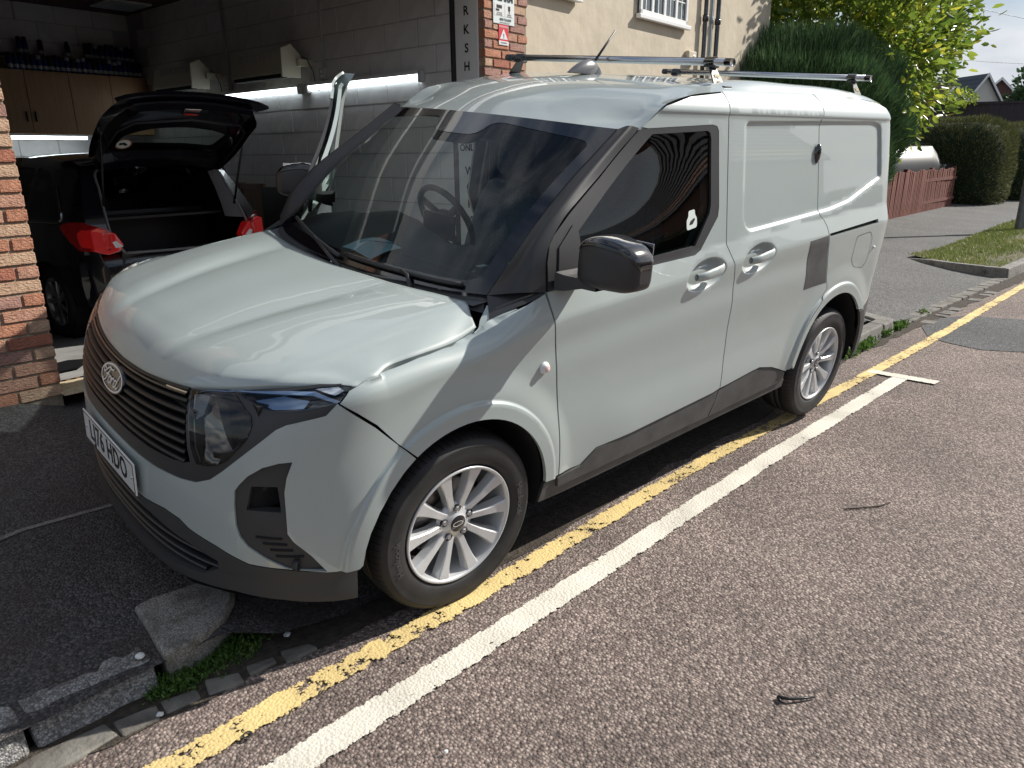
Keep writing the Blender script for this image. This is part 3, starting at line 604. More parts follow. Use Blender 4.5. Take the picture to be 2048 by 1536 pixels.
# wipers
def onws(u, v, off=.014): P, n = wsq(np.array(float(u)), np.array(float(v))); return P + n*off
for nm, (u0, v0), (u1, v1), (ua, va) in (('wiper', (.12,.10), (.50,.022), (.53,-.02)), ('wiper', (.52,.040), (.93,.030), (.80,-.03))):
    bl = MB(); pts = [onws(u0+(u1-u0)*t, max(0.01, v0+(v1-v0)*t), .012) for t in np.linspace(0, 1, 12)]; bl.tube(pts, .009, 6)
    wp = bl.obj('wiper', M['satin'], VAN, True)
    m0 = (u0*.45+u1*.55, v0*.45+v1*.55); MB().tube([onws(ua, 0, .004)+np.array([-.02,0,-.012]), onws((ua+m0[0])/2, .02, .020), onws(m0[0], m0[1], .020)], [.010, .007, .006], 8).obj('wiper_arm', M['satin'], wp, True)
# ---- roof
def edge_pts(sg):
    P = [(.905,1.588),(.98,1.64),(1.044,1.677),(1.12,1.697),(1.212,1.714),(1.436,1.735),(1.70,1.746),(2.20,1.756),(2.45,1.752),(2.80,1.752),(3.0,1.736),(3.20,1.695),(3.38,1.60)]
    return [vsurf(np.array(sg*(s+T0)), np.array(z)) for s, z in P]
EL = edge_pts(1)
xs_ = [e[0] for e in EL]
ZR = spl([.70,.80,.92,1.02,1.13,1.26,1.45,1.75,2.2,2.8,3.1,3.3,3.42], [1.578,1.632,1.680,1.712,1.738,1.757,1.776,1.792,1.797,1.792,1.772,1.73,1.64])
def roofline(y, hdr, lift):
    """profile running back at lateral y"""
    out = [hdr]
    Z = spl([.70,.80,.92,1.02,1.13,1.26,1.45,1.75,2.2,2.8,3.1,3.3,3.42], [1.578,1.632,1.680,1.712,1.738,1.757,1.776,1.792,1.797,1.792,1.772,1.73,1.64])
    for x in (.90,.98,1.06,1.15,1.28,1.48,1.75,2.2,2.5,2.85,3.08,3.27,3.42): out.append((x, y, float(Z(x))+lift))
    return out
def mk(sg):
    c0 = roofline(0, WT[0], .008); c1 = roofline(-sg*.30, (.757,-sg*.30,1.597), .004)
    Zs = spl([.80,.90,1.01,1.13,1.26,1.45,1.75,2.2,2.85,3.1,3.3,3.42], [1.59,1.592,1.655,1.702,1.730,1.757,1.778,1.783,1.778,1.757,1.71,1.61])
    X = [.86,.90,.955,1.01,1.07,1.13,1.26,1.45,1.75,2.2,2.5,2.85,3.1,3.3,3.41]
    cs = [( .855,-sg*.672,1.586)] + [(x, -sg*.655, float(Zs(x))) for x in X[2:]]
    ce = [tuple(p) for p in (EL if sg == 1 else edge_pts(-1))]
    cm = [(.80,-sg*.50,1.592)] + [(x, -sg*.50, float(Zs(x))+.42*max(0, float(ZR(x))+.004-float(Zs(x)))) for x in X[2:]]; c1 = [(.757,-sg*.28,1.598)] + [(x, -sg*.28, float(Zs(x))+.82*max(0, float(ZR(x))+.006-float(Zs(x)))) for x in X[2:]]
    return c0, c1, cm, cs, ce
c0, c1, cm, cs, ce = mk(1); d0, d1, dm, ds, de = mk(-1)
RF = loft([de, ds, dm, d1, c0, c1, cm, cs, ce], 70, 61)
roof = gridmesh('roof', RF[:, ::-1], M['paint'], VAN)
gridmesh('headliner', [[p*np.array([1, .97, 1]) - np.array([-.03, 0, .035]) for p in r] for r in RF[:34:3, ::-4]], M['liner'], VAN)
# header trim strip between glass and roof
# antenna
ab = MB(); P = []
for t in np.linspace(0, 1, 9):
    x = 1.30 + .235*t; h = .082*math.sin(math.pi*min(1, t*1.06))**.6*(.45+.65*t) if 0 < t < 1 else .003; w_ = .034*math.sin(math.pi*(.12+.80*t))
    P.append([(x, -w_*math.cos(a), 1.782 + h*math.sin(a)) for a in np.linspace(0, math.pi, 11)])
an = gridmesh('aerial_base', P, mat('aerial_plastic', (.12, .12, .125), rough=.3, coat=.4), VAN)
MB().tube([(1.480,0,1.845),(1.606,0,1.982)], [.0065,.004], 8).obj('aerial_mast', M['satin'], an, True)
# ---- roof bars
def bar(x0, z0):
    b = MB(); prof = [(.016*math.cos(a)*1.25, .015*math.sin(a)) for a in np.linspace(0, 2*math.pi, 16, endpoint=False)]
    V = [(x0+px, y, z0+pz) for y in (-.66, .66) for px, pz in prof]; n = 16
    b.add(V, [tuple(range(n)), tuple(range(n, 2*n))[::-1]] + [(k, n+k, n+(k+1) % n, (k+1) % n) for k in range(n)])
    rb = b.obj('roof_bar', M['alum'], VAN, True); rb.data.polygons[0].use_smooth = False
    box('bar_slot', x0-.004, x0+.004, -.655, .655, z0+.0135, z0+.0162, M['satin'], rb)
    for sg in (-1, 1):
        e = MB(); e.add([(x0+px*1.12, sg*y, z0+pz*1.12) for y in (.655, .685) for px, pz in prof], [tuple(range(n)), tuple(range(n, 2*n))] + [(k, n+k, n+(k+1) % n, (k+1) % n) for k in range(n)])
        e.obj('bar_end_cap', M['gloss'], rb, True)
        yb = sg*.615
        fo = MB(); fo.add([(x0-.045, sg*.640, 1.752),(x0+.045, sg*.640, 1.752),(x0+.022, sg*.575, z0-.004),(x0-.022, sg*.575, z0-.004),(x0-.045, sg*.646, 1.752),(x0+.045, sg*.646, 1.752),(x0+.022, sg*.583, z0-.004),(x0-.022, sg*.583, z0-.004)],
            [(0,1,2,3),(7,6,5,4),(0,4,5,1),(1,5,6,2),(2,6,7,3),(3,7,4,0)])
        fo.box(x0-.028, x0+.028, sg*.585-.022, sg*.585+.022, z0-.022, z0-.012)
        fo.box(x0-.030, x0+.030, sg*.652-.03, sg*.652+.03, 1.748, 1.760)
        f_ = fo.obj('bar_foot', M['satin'], rb, bevel=.003)
        MB().add([(x0+px*1.35, sg*y, z0+pz*1.35) for y in (.560, .605) for px, pz in prof], [tuple(range(n)), tuple(range(n, 2*n))] + [(k, n+k, n+(k+1) % n, (k+1) % n) for k in range(n)]).obj('bar_clamp', M['gloss'], rb, True)
        if sg == -1:
            a_ = math.atan2(z0-1.756, .065); tm = Matrix.Translation((x0+.004, -.616, (z0+1.752)/2)) @ Matrix.Rotation(math.pi/2, 4, 'X') @ Matrix.Rotation(math.pi/2-a_ if 0 else 0, 4, 'X')
            V_ = lambda p: Vector((x0+.002+p.x, -.6475+.65*(p.y+.046)-.0022-p.z, 1.752+.046+p.y))
            txt('bar_lettering', 'VAN', .020, bpy.data.materials.get('gold_print') or mat('gold_print', (.30,.22,.05), rough=.6), rb, None, warp=V_, offset=.001)
            txt('bar_lettering', 'VAULT', .010, bpy.data.materials['gold_print'], rb, None, warp=lambda p: V_(p+Vector((0, -.022, 0))), offset=.0005)
bar(1.555, 1.852); bar(2.975, 1.858)
# ---- door mirrors
def mirror(sg):
    # housing as rings from root (u=0) to tip (u=1) along -y
    P = []; 
    for u, x0, x1, z0, z1 in ((0,.425,.50,1.150,1.235),(.05,.40,.525,1.130,1.258),(.35,.388,.535,1.120,1.285),(.62,.395,.535,1.122,1.280),(.86,.410,.53,1.128,1.262),(.97,.430,.52,1.14,1.235),(1.0,.450,.505,1.16,1.205)):
        y = .925+.225*u; ring = []
        for a in np.linspace(0, 2*math.pi, 28, endpoint=False):
            ca, sa = math.cos(a), math.sin(a); e = 2/4.6
            ring.append(((x0+x1)/2 + (x1-x0)/2*abs(ca)**e*(1 if ca > 0 else -1), -sg*y, (z0+z1)/2 + (z1-z0)/2*abs(sa)**e*(1 if sa > 0 else -1)))
        P.append(ring)
    P = np.array(P); P = np.stack([crspline(P[:, k], 22) for k in range(28)], 1)
    lo = P.copy()
    md = gridmesh('door_mirror', P if sg == -1 else P[::-1], M['satin'], VAN, closev=True)
    obj('mirror_end', [tuple(v) for v in P[-1]], [tuple(range(28))], M['satin'], md); obj('mirror_root', [tuple(v) for v in P[0]], [tuple(range(28))], M['satin'], md)
    # painted cap over the upper, forward part
    cap = []
    for i in range(22):
        c = P[i].mean(0); r = P[i]; idx = [(k % 28) for k in range(3, 13)]
        cap.append([c + (r[k]-c)*1.03 for k in idx])
    cap = np.array(cap); zcut = np.linspace(1.215, 1.20, 22)
    gridmesh('mirror_cap', cap, M['gloss'], md, solid=.002)
    V = [(.470,-sg*.90,1.150),(.470,-sg*.90,1.118)]
    ar = []
    for u, x0, x1, z0, z1 in ((0,.375,.50,1.088,1.150),(.4,.385,.505,1.094,1.145),(1,.40,.52,1.112,1.145),(1.5,.41,.52,1.112,1.135)):
        ar.append([(x0,-sg*(.862+.10*u),z0),(x1,-sg*(.862+.10*u),z0),(x1,-sg*(.862+.10*u),z1),(x0,-sg*(.862+.10*u),z1)])
    gridmesh('mirror_arm', ar if sg == -1 else ar[::-1], M['satin'], md, smooth=False, closev=True)
    box('mirror_glass', .537, .540, min(-sg*.965, -sg*1.125), max(-sg*.965, -sg*1.125), 1.135, 1.275, M['chrome'], md, bevel=.001)
    return md
mL, mR = mirror(1), mirror(-1)
# the right front door stands open
HG = Vector((.37, .862, 0)); OP = Matrix.Translation(HG) @ Matrix.Rotation(math.radians(DOOR_DEG), 4, 'Z') @ Matrix.Translation(-HG)
doorR.matrix_local = OP; mR.matrix_local = Matrix.Translation((.22, .05, 0)) @ OP
doorR['label'] = 'open front door'
# ---- cabin
box('cabin_floor', .45, 1.52, -.78, .78, .36, .40, M['interior'], VAN)
box('bulkhead', 1.60, 1.63, -.74, .74, .38, 1.70, M['interior'], VAN)
P = []
for x, z, yy in ((.085,1.035,.72),(.20,1.052,.74),(.45,1.085,.78),(.62,1.085,.78),(.70,1.05,.78),(.73,.94,.78),(.70,.60,.77),(.62,.45,.7)):
    P.append([(x+.06*(y/.78)**2*(x < .3), y*yy/.78, z + (.06*math.exp(-((y-.38)/.17)**2) if .4 < x < .75 else 0) - .02*(abs(y) < .12)*(x > .6)) for y in np.linspace(-.78, .78, 25)])
dash = gridmesh('dashboard', P, M['interior'], VAN)
sm = Matrix.Translation((.90, .37, 1.085)) @ Matrix.Rotation(math.radians(62), 4, 'Y')
sw = MB().lathe([(.178+.0155*math.cos(a), .0155*math.sin(a)) for a in np.linspace(0, 2*math.pi, 10, endpoint=False)], 40, sm, close=True)
sw.lathe([(0, .02), (.05, .02), (.06, 0), (.05, -.02), (0, -.02)], 20, sm)
for a in (0, 125, -125): sw.box(0, .175, -.016, .016, -.008, .008, sm @ Matrix.Rotation(math.radians(a), 4, 'Z'))
sw.obj('steering_wheel', M['satin'], VAN, True)
box('dash_screen', .66, .675, .02, .24, 1.06, 1.17, M['gloss'], dash, bevel=.005).rotation_euler = (0, 0, 0)
box('storage_tray', .30, .56, -.62, -.10, 1.052, 1.085, M['interior'], dash, bevel=.01)
for (a, y) in ((.40,-.47),(.41,-.53)):
    b_ = box('warning_label', -.022, .022, -.012, .012, 0, .001, M['white'], dash); b_.location = (a, y, 1.0868); b_.rotation_euler = (0, 0, .1)
for k, (x, y) in enumerate(((.52,.05),(.535,.075),(.525,-.06),(.53,-.10),(.55,-.08))):
    box('dash_switch', x-.006, x+.006, y-.004, y+.004, 1.052, 1.055, M['white'], dash)
for sy in (-.38, .38):
    b = []
    for t, hw, x, dp in ((0,.22,1.17,.06),(.15,.24,1.20,.07),(.5,.245,1.26,.065),(.85,.225,1.33,.05),(.97,.19,1.355,.04),(1,.15,1.36,.025)):
        z = .62+.63*t; b.append([(x+dp*math.sin(a), sy+hw*math.cos(a), z) for a in np.linspace(0, 2*math.pi, 20, endpoint=False)])
    st = gridmesh('seat', b, M['seat'], VAN, closev=True)
    gridmesh('seat_cushion', [[(x, sy+hw*math.cos(a), .58+.07*math.sin(a)) for a in np.linspace(0, 2*math.pi, 18, endpoint=False)] for x, hw in ((.72,.12),(.74,.22),(.95,.25),(1.2,.24),(1.25,.2))], M['seat'], st, closev=True)
    hr = []
    for t, hw, dp in ((0,.10,.02),(.12,.125,.045),(.5,.13,.05),(.85,.12,.045),(1,.09,.02)): hr.append([(1.355+.02*t+dp*math.sin(a), sy+hw*math.cos(a), 1.28+.20*t) for a in np.linspace(0, 2*math.pi, 16, endpoint=False)])
    gridmesh('headrest', hr, M['seat'], st, closev=True)
im = MB(); im.add([(0, y, z) for x, y, z in ()], [])
imr = gridmesh('interior_mirror', [[(.80+.018*math.cos(a)*s, -.01+y, 1.52+.032*math.sin(a)*s) for a in np.linspace(0, 2*math.pi, 14, endpoint=False)] for y, s in ((-.12,.2),(-.115,.8),(-.10,1),(.10,1),(.115,.8),(.12,.2))], M['satin'], VAN, closev=True)
for sg in (-1, 1):
    pl = loft([[(1.47,sg*.80,1.10),(1.48,sg*.76,1.35),(1.49,sg*.71,1.62),(1.49,sg*.66,1.70)],[(1.58,sg*.80,1.10),(1.59,sg*.76,1.35),(1.60,sg*.71,1.62),(1.60,sg*.66,1.70)]], 10, 3)
    gridmesh('door_pillar_trim', pl, M['liner'], VAN, solid=.02)
    MB().tube([(1.47,sg*.70,1.60),(1.46,sg*.69,1.2),(1.42,sg*.66,.8)], .004, 6).obj('seat_belt', M['liner'], VAN)
    s_ = [(WS[0 if sg == 1 else -1, j]*.985+np.array([.05,0,-.02])) for j in range(0, 31, 6)]
# body shell backing behind the panel gaps
for sg in (1, -1):
    S_ = np.linspace(1.60, 3.3, 30); Z_ = np.linspace(.30, 1.735, 16)
    P = []
    for s in S_:
        P.append([vsurf(np.array(sg*(s+T0)), np.array(z))*np.array([1, 1, 1]) + np.array([0, sg*.045, 0]) for z in Z_])
    # leave the wheel arch open
    P = np.array(P); P[:, :, 2] = np.where(np.hypot(P[:, :, 0]-AR[0], P[:, :, 2]-AR[1]) < AR[2]+.03, AR[1]+np.sqrt(np.maximum((AR[2]+.03)**2-(P[:, :, 0]-AR[0])**2, 0)), P[:, :, 2])
    gridmesh('inner_shell', P, M['dark'], VAN)
    gridmesh('inner_shell', [[vsurf(np.array(sg*(s+T0)), np.array(z)) + np.array([0, sg*.05, 0]) for z in np.linspace(.74 if s < .40 else .30, .86 if s < .30 else 1.03, 6)] for s in np.linspace(-.28, .52, 16)], M['dark'], VAN)
    box('sill_box', .42, 2.2, min(-sg*.845, -sg*.78), max(-sg*.845, -sg*.78), .265, .42, M['dark'], VAN)
    for c, xa in ((AF, 0), (AR, 1)):
        P = []
        for a in np.linspace(-12, 192, 30):
            r = c[2]+.004; x = c[0]+r*math.cos(math.radians(a)); z = c[1]+r*math.sin(math.radians(a)); yo = float(halfwidth(np.array(max(x, XS)), np.array(max(z, .25))))
            if x < XS: yo = abs(float(vsurf(np.array(x+T0+.0), np.array(max(z, .25)))[1]))
            P.append([(x, -sg*(yo-.006), z), (x, -sg*(yo-.06), z), (x, -sg*.55, z)])
        gridmesh('wheel_arch_liner', P, M['dark'], VAN)
        box('arch_inner_wall', c[0]-c[2], c[0]+c[2], min(-sg*.56, -sg*.55), max(-sg*.56, -sg*.55), .18, c[1]+c[2], M['dark'], VAN)
box('nose_bulkhead', -.64, -.60, -.60, .60, .28, .84, M['dark'], VAN)
box('nose_bulkhead', -.60, -.44, -.70, -.58, .28, .86, M['dark'], VAN); box('nose_bulkhead', -.60, -.44, .58, .70, .28, .86, M['dark'], VAN)
box('underbody', -.45, 3.35, -.56, .56, .26, .34, M['dark'], VAN)
box('cargo_floor', 1.55, 3.35, -.78, .78, .40, .44, M['dark'], VAN)
# ---- wheels
def wheel(x, sg, steer=0., zc=.322, full=True):
    yo = .866; A = Matrix(((sg, 0, 0), (0, 0, -sg), (0, 1, 0))).to_4x4()   # local z -> outward
    A = Matrix.Translation((x, -sg*yo, zc)) @ Matrix.Rotation(steer, 4, 'Z') @ A
    tp = [(.2165,-.014),(.224,-.002),(.232,.004),(.250,.009),(.272,.010),(.292,.007),(.297,.0085),(.300,.006),(.310,.000),(.3175,-.010),(.3225,-.024),(.3250,-.045),(.3262,-.070),(.3205,-.072),(.3205,-.080),(.3266,-.082),(.3268,-.100),(.3205,-.102),(.3205,-.110),(.3266,-.112),(.3262,-.135),(.3250,-.160),(.3225,-.180),(.315,-.197),(.295,-.208),(.25,-.213),(.2165,-.200)]
    t = MB().lathe(tp, 96).obj('wheel', M['rubber'], VAN, True); t.matrix_local = A
    if full:
        g_ = MB()
        for k in range(80):
            m_ = Matrix.Rotation(2*math.pi*k/80, 4, 'Z')
            g_.add([(.3155,-.0015,-.004),(.3155,.0015,-.004),(.3245,.004,-.026),(.3245,.001,-.026),(.3272,.009,-.060),(.3272,.006,-.060)], [(0,1,2,3),(3,2,4,5)], m_)
        g_.obj('tread_sipes', M['dark'], t)
        for ph in (186, 4):
            def wf(p, ph=ph):
                r = .262+p.y; a = math.radians(ph) - p.x/.262*(1); return Vector((r*math.cos(a), r*math.sin(a), .0102+p.z))
            txt('tyre_lettering', 'Hankook', .034, bpy.data.materials.get('tyre_lettering') or mat('tyre_lettering', (.05,.05,.05), rough=.45), t, None, warp=wf, sx=1.1, offset=.0008, ext=.0006)
    rim = MB().lathe([(.2125,-.012),(.2185,-.004),(.2185,.001),(.2150,.004),(.2085,.001),(.2050,-.008),(.2035,-.030),(.1985,-.060),(.1950,-.130),(.198,-.190)], 96).obj('rim', M['alloy'], t, True)
    for k in range(10):
        a = 2*math.pi*k/10; m_ = Matrix.Rotation(a, 4, 'Z'); rs = [.040,.075,.12,.165,.2065]; ws_ = [.0150,.0125,.0135,.0185,.0265]; hs_ = [-.030,-.022,-.014,-.009,-.003]
        V = []; 
        for r, wd, h in zip(rs, ws_, hs_): V += [(r,-wd*1.25,h-.034),(r,-wd,h-.004),(r,-wd*.80,h),(r,wd*.80,h),(r,wd,h-.004),(r,wd*1.25,h-.034)]
        F = [(i*6+j, (i+1)*6+j, (i+1)*6+(j+1), i*6+(j+1)) for i in range(4) for j in range(5)]
        MB().add(V, [f[::-1] for f in F], m_).obj('spoke', M['alloy'], t)
    MB().lathe([(.031,-.016),(.036,-.020),(.050,-.026),(.070,-.032),(.075,-.045)], 50).obj('hub', M['alloy'], t, True)
    MB().lathe([(0,-.014),(.028,-.0145),(.0315,-.017),(.032,-.03)], 32).obj('hub_cap', M['gloss'], t, True)
    n = 32; V = [(.022*math.cos(q)*s, .0095*math.sin(q)*s2, -.0138) for s, s2 in ((1,1),(.88,.80)) for q in [2*math.pi*k/n for k in range(n)]]
    obj('hub_badge', V, [(i, (i+1) % n, n+(i+1) % n, n+i) for i in range(n)], M['badgewhite'], t)
    for k in range(5):
        a = 2*math.pi*(k+.25)/5; c = (.056*math.cos(a), .056*math.sin(a))
        MB().lathe([(0,-.017),(.0075,-.018),(.0095,-.022),(.0095,-.03)], 6, Matrix.Translation((c[0], c[1], 0))).obj('wheel_bolt', M['steel'], t)
        MB().lathe([(.0145,-.0215),(.013,-.030)], 16, Matrix.Translation((c[0], c[1], 0))).obj('bolt_seat', M['dark'], t)
    MB().lathe([(.07,-.085),(.14,-.085),(.142,-.088),(.142,-.105),(0,-.105)], 48).obj('brake_disc', M['disc'], t, True)
    MB().lathe([(0,-.150),(.193,-.150)], 40).obj('wheel_back_plate', M['dark'], t)
    ca = MB(); 
    for aa in np.linspace(150, 205, 6): ca.box(.085, .150, -.022, .022, -.118, -.062, Matrix.Rotation(math.radians(aa), 4, 'Z'))
    ca.obj('brake_caliper', M['disc'], t, bevel=.006)
    return t
wheel(0, 1, math.radians(-1.8)); wheel(2.692, 1); wheel(0, -1, math.radians(-1.8), full=False); wheel(2.692, -1, full=False)
# inspection paper on the dashboard
pp = [(.16,.03),(.30,-.28),(.42,-.16),(.30,.10)]
# ================================================================== GROUND
def gz(x, y):
    """height of the pavement and forecourt"""
    full = .085 + .055*(y-.25); ramp = .012 + .13*max(0, min(1, (y-.15)/1.15))
    k = float(sst(-.62, -.30, x)*(1-sst(3.9, 4.25, x))); far = .02 + .052*(y-.05)
    h = full*(1-k) + min(full, ramp)*k; kf = float(sst(5.3, 5.9, x)); h = h*(1-kf) + far*kf
    return min(h, .245 + .0*y) if y < 2.9 and x < 5.3 else min(h, .62)
def aggregate(name, c1, c2, c3, scale, bump, rough=.85, big=.25, dirt=None):
    m = bpy.data.materials.new(name); m.use_nodes = True; t = m.node_tree; b = t.nodes['Principled BSDF']; b.inputs['Roughness'].default_value = rough
    tc_ = t.nodes.new('ShaderNodeTexCoord'); vo = t.nodes.new('ShaderNodeTexVoronoi'); vo.inputs['Scale'].default_value = scale; t.links.new(tc_.outputs['Object'], vo.inputs['Vector'])
    wn = t.nodes.new('ShaderNodeSeparateColor'); t.links.new(vo.outputs['Color'], wn.inputs[0])
    r = t.nodes.new('ShaderNodeValToRGB'); r.color_ramp.elements[0].color = (*c1, 1); r.color_ramp.elements[1].color = (*c3, 1); e = r.color_ramp.elements.new(.5); e.color = (*c2, 1); t.links.new(wn.outputs[0], r.inputs[0])
    n_ = t.nodes.new('ShaderNodeTexNoise'); n_.inputs['Scale'].default_value = 1.3; n_.inputs['Detail'].default_value = 6; t.links.new(tc_.outputs['Object'], n_.inputs['Vector'])
    mr = t.nodes.new('ShaderNodeMapRange'); mr.inputs[1].default_value = .3; mr.inputs[2].default_value = .7; mr.inputs[3].default_value = 1-big; mr.inputs[4].default_value = 1+big; t.links.new(n_.outputs[0], mr.inputs[0])
    # chips darken in their joints
    dd = t.nodes.new('ShaderNodeMapRange'); dd.inputs[1].default_value = .0; dd.inputs[2].default_value = .75; dd.inputs[3].default_value = 1.12; dd.inputs[4].default_value = .55; t.links.new(vo.outputs['Distance'], dd.inputs[0])
    mu = t.nodes.new('ShaderNodeMath'); mu.operation = 'MULTIPLY'; t.links.new(mr.outputs[0], mu.inputs[0]); t.links.new(dd.outputs[0], mu.inputs[1])
    hs = t.nodes.new('ShaderNodeHueSaturation'); t.links.new(r.outputs[0], hs.inputs['Color']); t.links.new(mu.outputs[0], hs.inputs['Value']); col = hs.outputs[0]
    if dirt:
        n3 = t.nodes.new('ShaderNodeTexNoise'); n3.inputs['Scale'].default_value = dirt[1]; n3.inputs['Detail'].default_value = 8; n3.inputs['Roughness'].default_value = .7; t.links.new(tc_.outputs['Object'], n3.inputs['Vector'])
        r3 = t.nodes.new('ShaderNodeValToRGB'); r3.color_ramp.elements[0].position = dirt[2]; r3.color_ramp.elements[1].position = dirt[3]; t.links.new(n3.outputs[0], r3.inputs[0])
        mx_ = t.nodes.new('ShaderNodeMix'); mx_.data_type = 'RGBA'; mx_.inputs[7].default_value = (*dirt[0], 1); t.links.new(r3.outputs[0], mx_.inputs[0]); t.links.new(col, mx_.inputs[6]); col = mx_.outputs[2]
    t.links.new(col, b.inputs['Base Color'])
    bp = t.nodes.new('ShaderNodeBump'); bp.invert = True; bp.inputs['Strength'].default_value = bump; bp.inputs['Distance'].default_value = .006; t.links.new(vo.outputs['Distance'], bp.inputs['Height']); t.links.new(bp.outputs[0], b.inputs['Normal'])
    return m
M['road'] = aggregate('pink_chipped_road', (.115,.085,.075), (.215,.165,.145), (.42,.34,.295), 105, .9, dirt=((.10,.085,.075), 2.2, .58, .78))
M['tarmac'] = aggregate('grey_tarmac', (.035,.035,.036), (.075,.073,.072), (.15,.145,.14), 120, .8, big=.18, dirt=((.055,.035,.032), 1.7, .52, .75))
M['patch'] = aggregate('dark_patch_tarmac', (.04,.042,.046), (.09,.092,.098), (.19,.19,.19), 110, .8)
M['fargrey'] = aggregate('pale_tarmac', (.07,.07,.07), (.13,.128,.125), (.24,.235,.23), 95, .7, big=.15)
M['concrete'] = aggregate('kerb_concrete', (.18,.175,.16), (.29,.28,.255), (.40,.385,.36), 210, .35, big=.3, dirt=((.09,.08,.065), 9, .5, .7))
M['granite'] = aggregate('granite_stone', (.15,.15,.15), (.30,.295,.285), (.50,.49,.47), 170, .6, big=.35, dirt=((.07,.06,.05), 7, .5, .68))
M['sett'] = mat('sett_stone', (.21,.20,.175), rough=.85, col2=(.10,.09,.08), nscale=9, bump=.6, bscale=45)
M['soil'] = mat('gutter_soil', (.075,.06,.045), rough=1, col2=(.035,.028,.022), nscale=30, bump=.9, bscale=90)
def sheet(name, nx, ny, xs, ys, zf, m, **k):
    o = gridmesh(name, [[(x, y, zf(x, y)) for y in ys] for x in xs], m, smooth=False); return tag(o, **k)
o = obj('road', [(-400,-9.0,0),(1500,-9.0,0),(1500,.30,0),(-400,.30,0)], [(0,1,2,3)], M['road']); tag(o, kind='structure')
o = obj('ground', [(-1500,-1500,-.03),(1500,-1500,-.03),(1500,1500,-.03),(-1500,1500,-.03)], [(0,1,2,3)], M['fargrey']); tag(o, kind='structure')
ysn = [.292,.30,.45,.62,.85,1.1,1.4,1.8,2.2,2.6,2.9,3.12]
def pave_near(x, y): return gz(x, y)
xs = [-30,-6,-3,-2,-1.6] + list(np.arange(-1.3, 5.4, .12))
o = gridmesh('pavement', [[(x, y + ((-.13 if (-.62 < x < 4.25) else 0) if j == 0 else 0) , pave_near(x, max(.16, y))) for j, y in enumerate(ysn)] for x in xs], M['tarmac'], smooth=False); tag(o, kind='structure')
xf = [5.28,5.42,5.7,6.2,7,8,9.2,10.2,12,15,18,24,32,50,90]
def yfe(x): return float(np.interp(x, [5.28,5.42,5.7,8.9,90], [.10,.14,.12,-.045,-4.4]))
o = gridmesh('footway', [[(x, yfe(x)+(y-.0), gz(x, max(.05, yfe(x)+y))) for y in (0,.15,.4,.8,1.3,2,3,4,6,9)] for x in xf], M['fargrey'], smooth=False); tag(o, kind='structure')
# forecourt tarmac joint
o = MB().add([(-1.6,1.405,gz(-1.6,1.4)+.004),(-1.037,1.387,gz(-1,1.39)+.004),(-.958,1.402,gz(-1,1.4)+.004),(-.813,1.39,gz(-.8,1.39)+.004),(-.45,1.345,gz(-.6,1.35)+.004),
  (-1.6,1.375,gz(-1.6,1.38)+.004),(-1.037,1.357,gz(-1,1.36)+.004),(-.958,1.377,gz(-1,1.37)+.004),(-.813,1.365,gz(-.8,1.36)+.004),(-.45,1.325,gz(-.6,1.33)+.004)], [(5,6,1,0),(6,7,2,1),(7,8,3,2),(8,9,4,3)]).obj('edging_strip', M['concrete']); tag(o, kind='structure')
# road patch and gutter soil
def flat(name, pts, z, m, **k):
    o = obj(name, [(x, y, z if not callable(z) else z(x, y)) for x, y in pts], [tuple(range(len(pts)))], m); return tag(o, **k)
flat('road_patch', [(5.245,-.346),(5.157,-.616),(5.294,-.89),(5.6,-1.25),(6.9,-1.5),(6.75,-.9),(6.514,-.219),(5.967,.05),(5.4,-.17)], .004, M['patch'], kind='structure')
def ragged(base, amp, n=60):
    P = crspline(np.array([(a, b) for a, b in base]), n) if len(base) > 2 else np.array(base); return [(x+rng.normal(0, amp*.3), y+rng.normal(0, amp)) for x, y in P]
gs = ragged([(-1.6,.30),(-1.2,.19),(-.6,.13),(.2,.02),(1.5,.02),(2.7,-.02),(4.15,.06),(5.2,.0),(6.6,-.08),(9.3,-.26),(14,-.55)], .012, 120)
ge = [(14,-.30),(9.3,.0),(6.6,.09),(5.45,.11),(4.2,.14),(2.7,.20),(1,.25),(-.6,.45),(-1.2,.32),(-1.6,.34)]
flat('gutter_dirt', gs+ge, .0045, M['soil'], kind='structure')
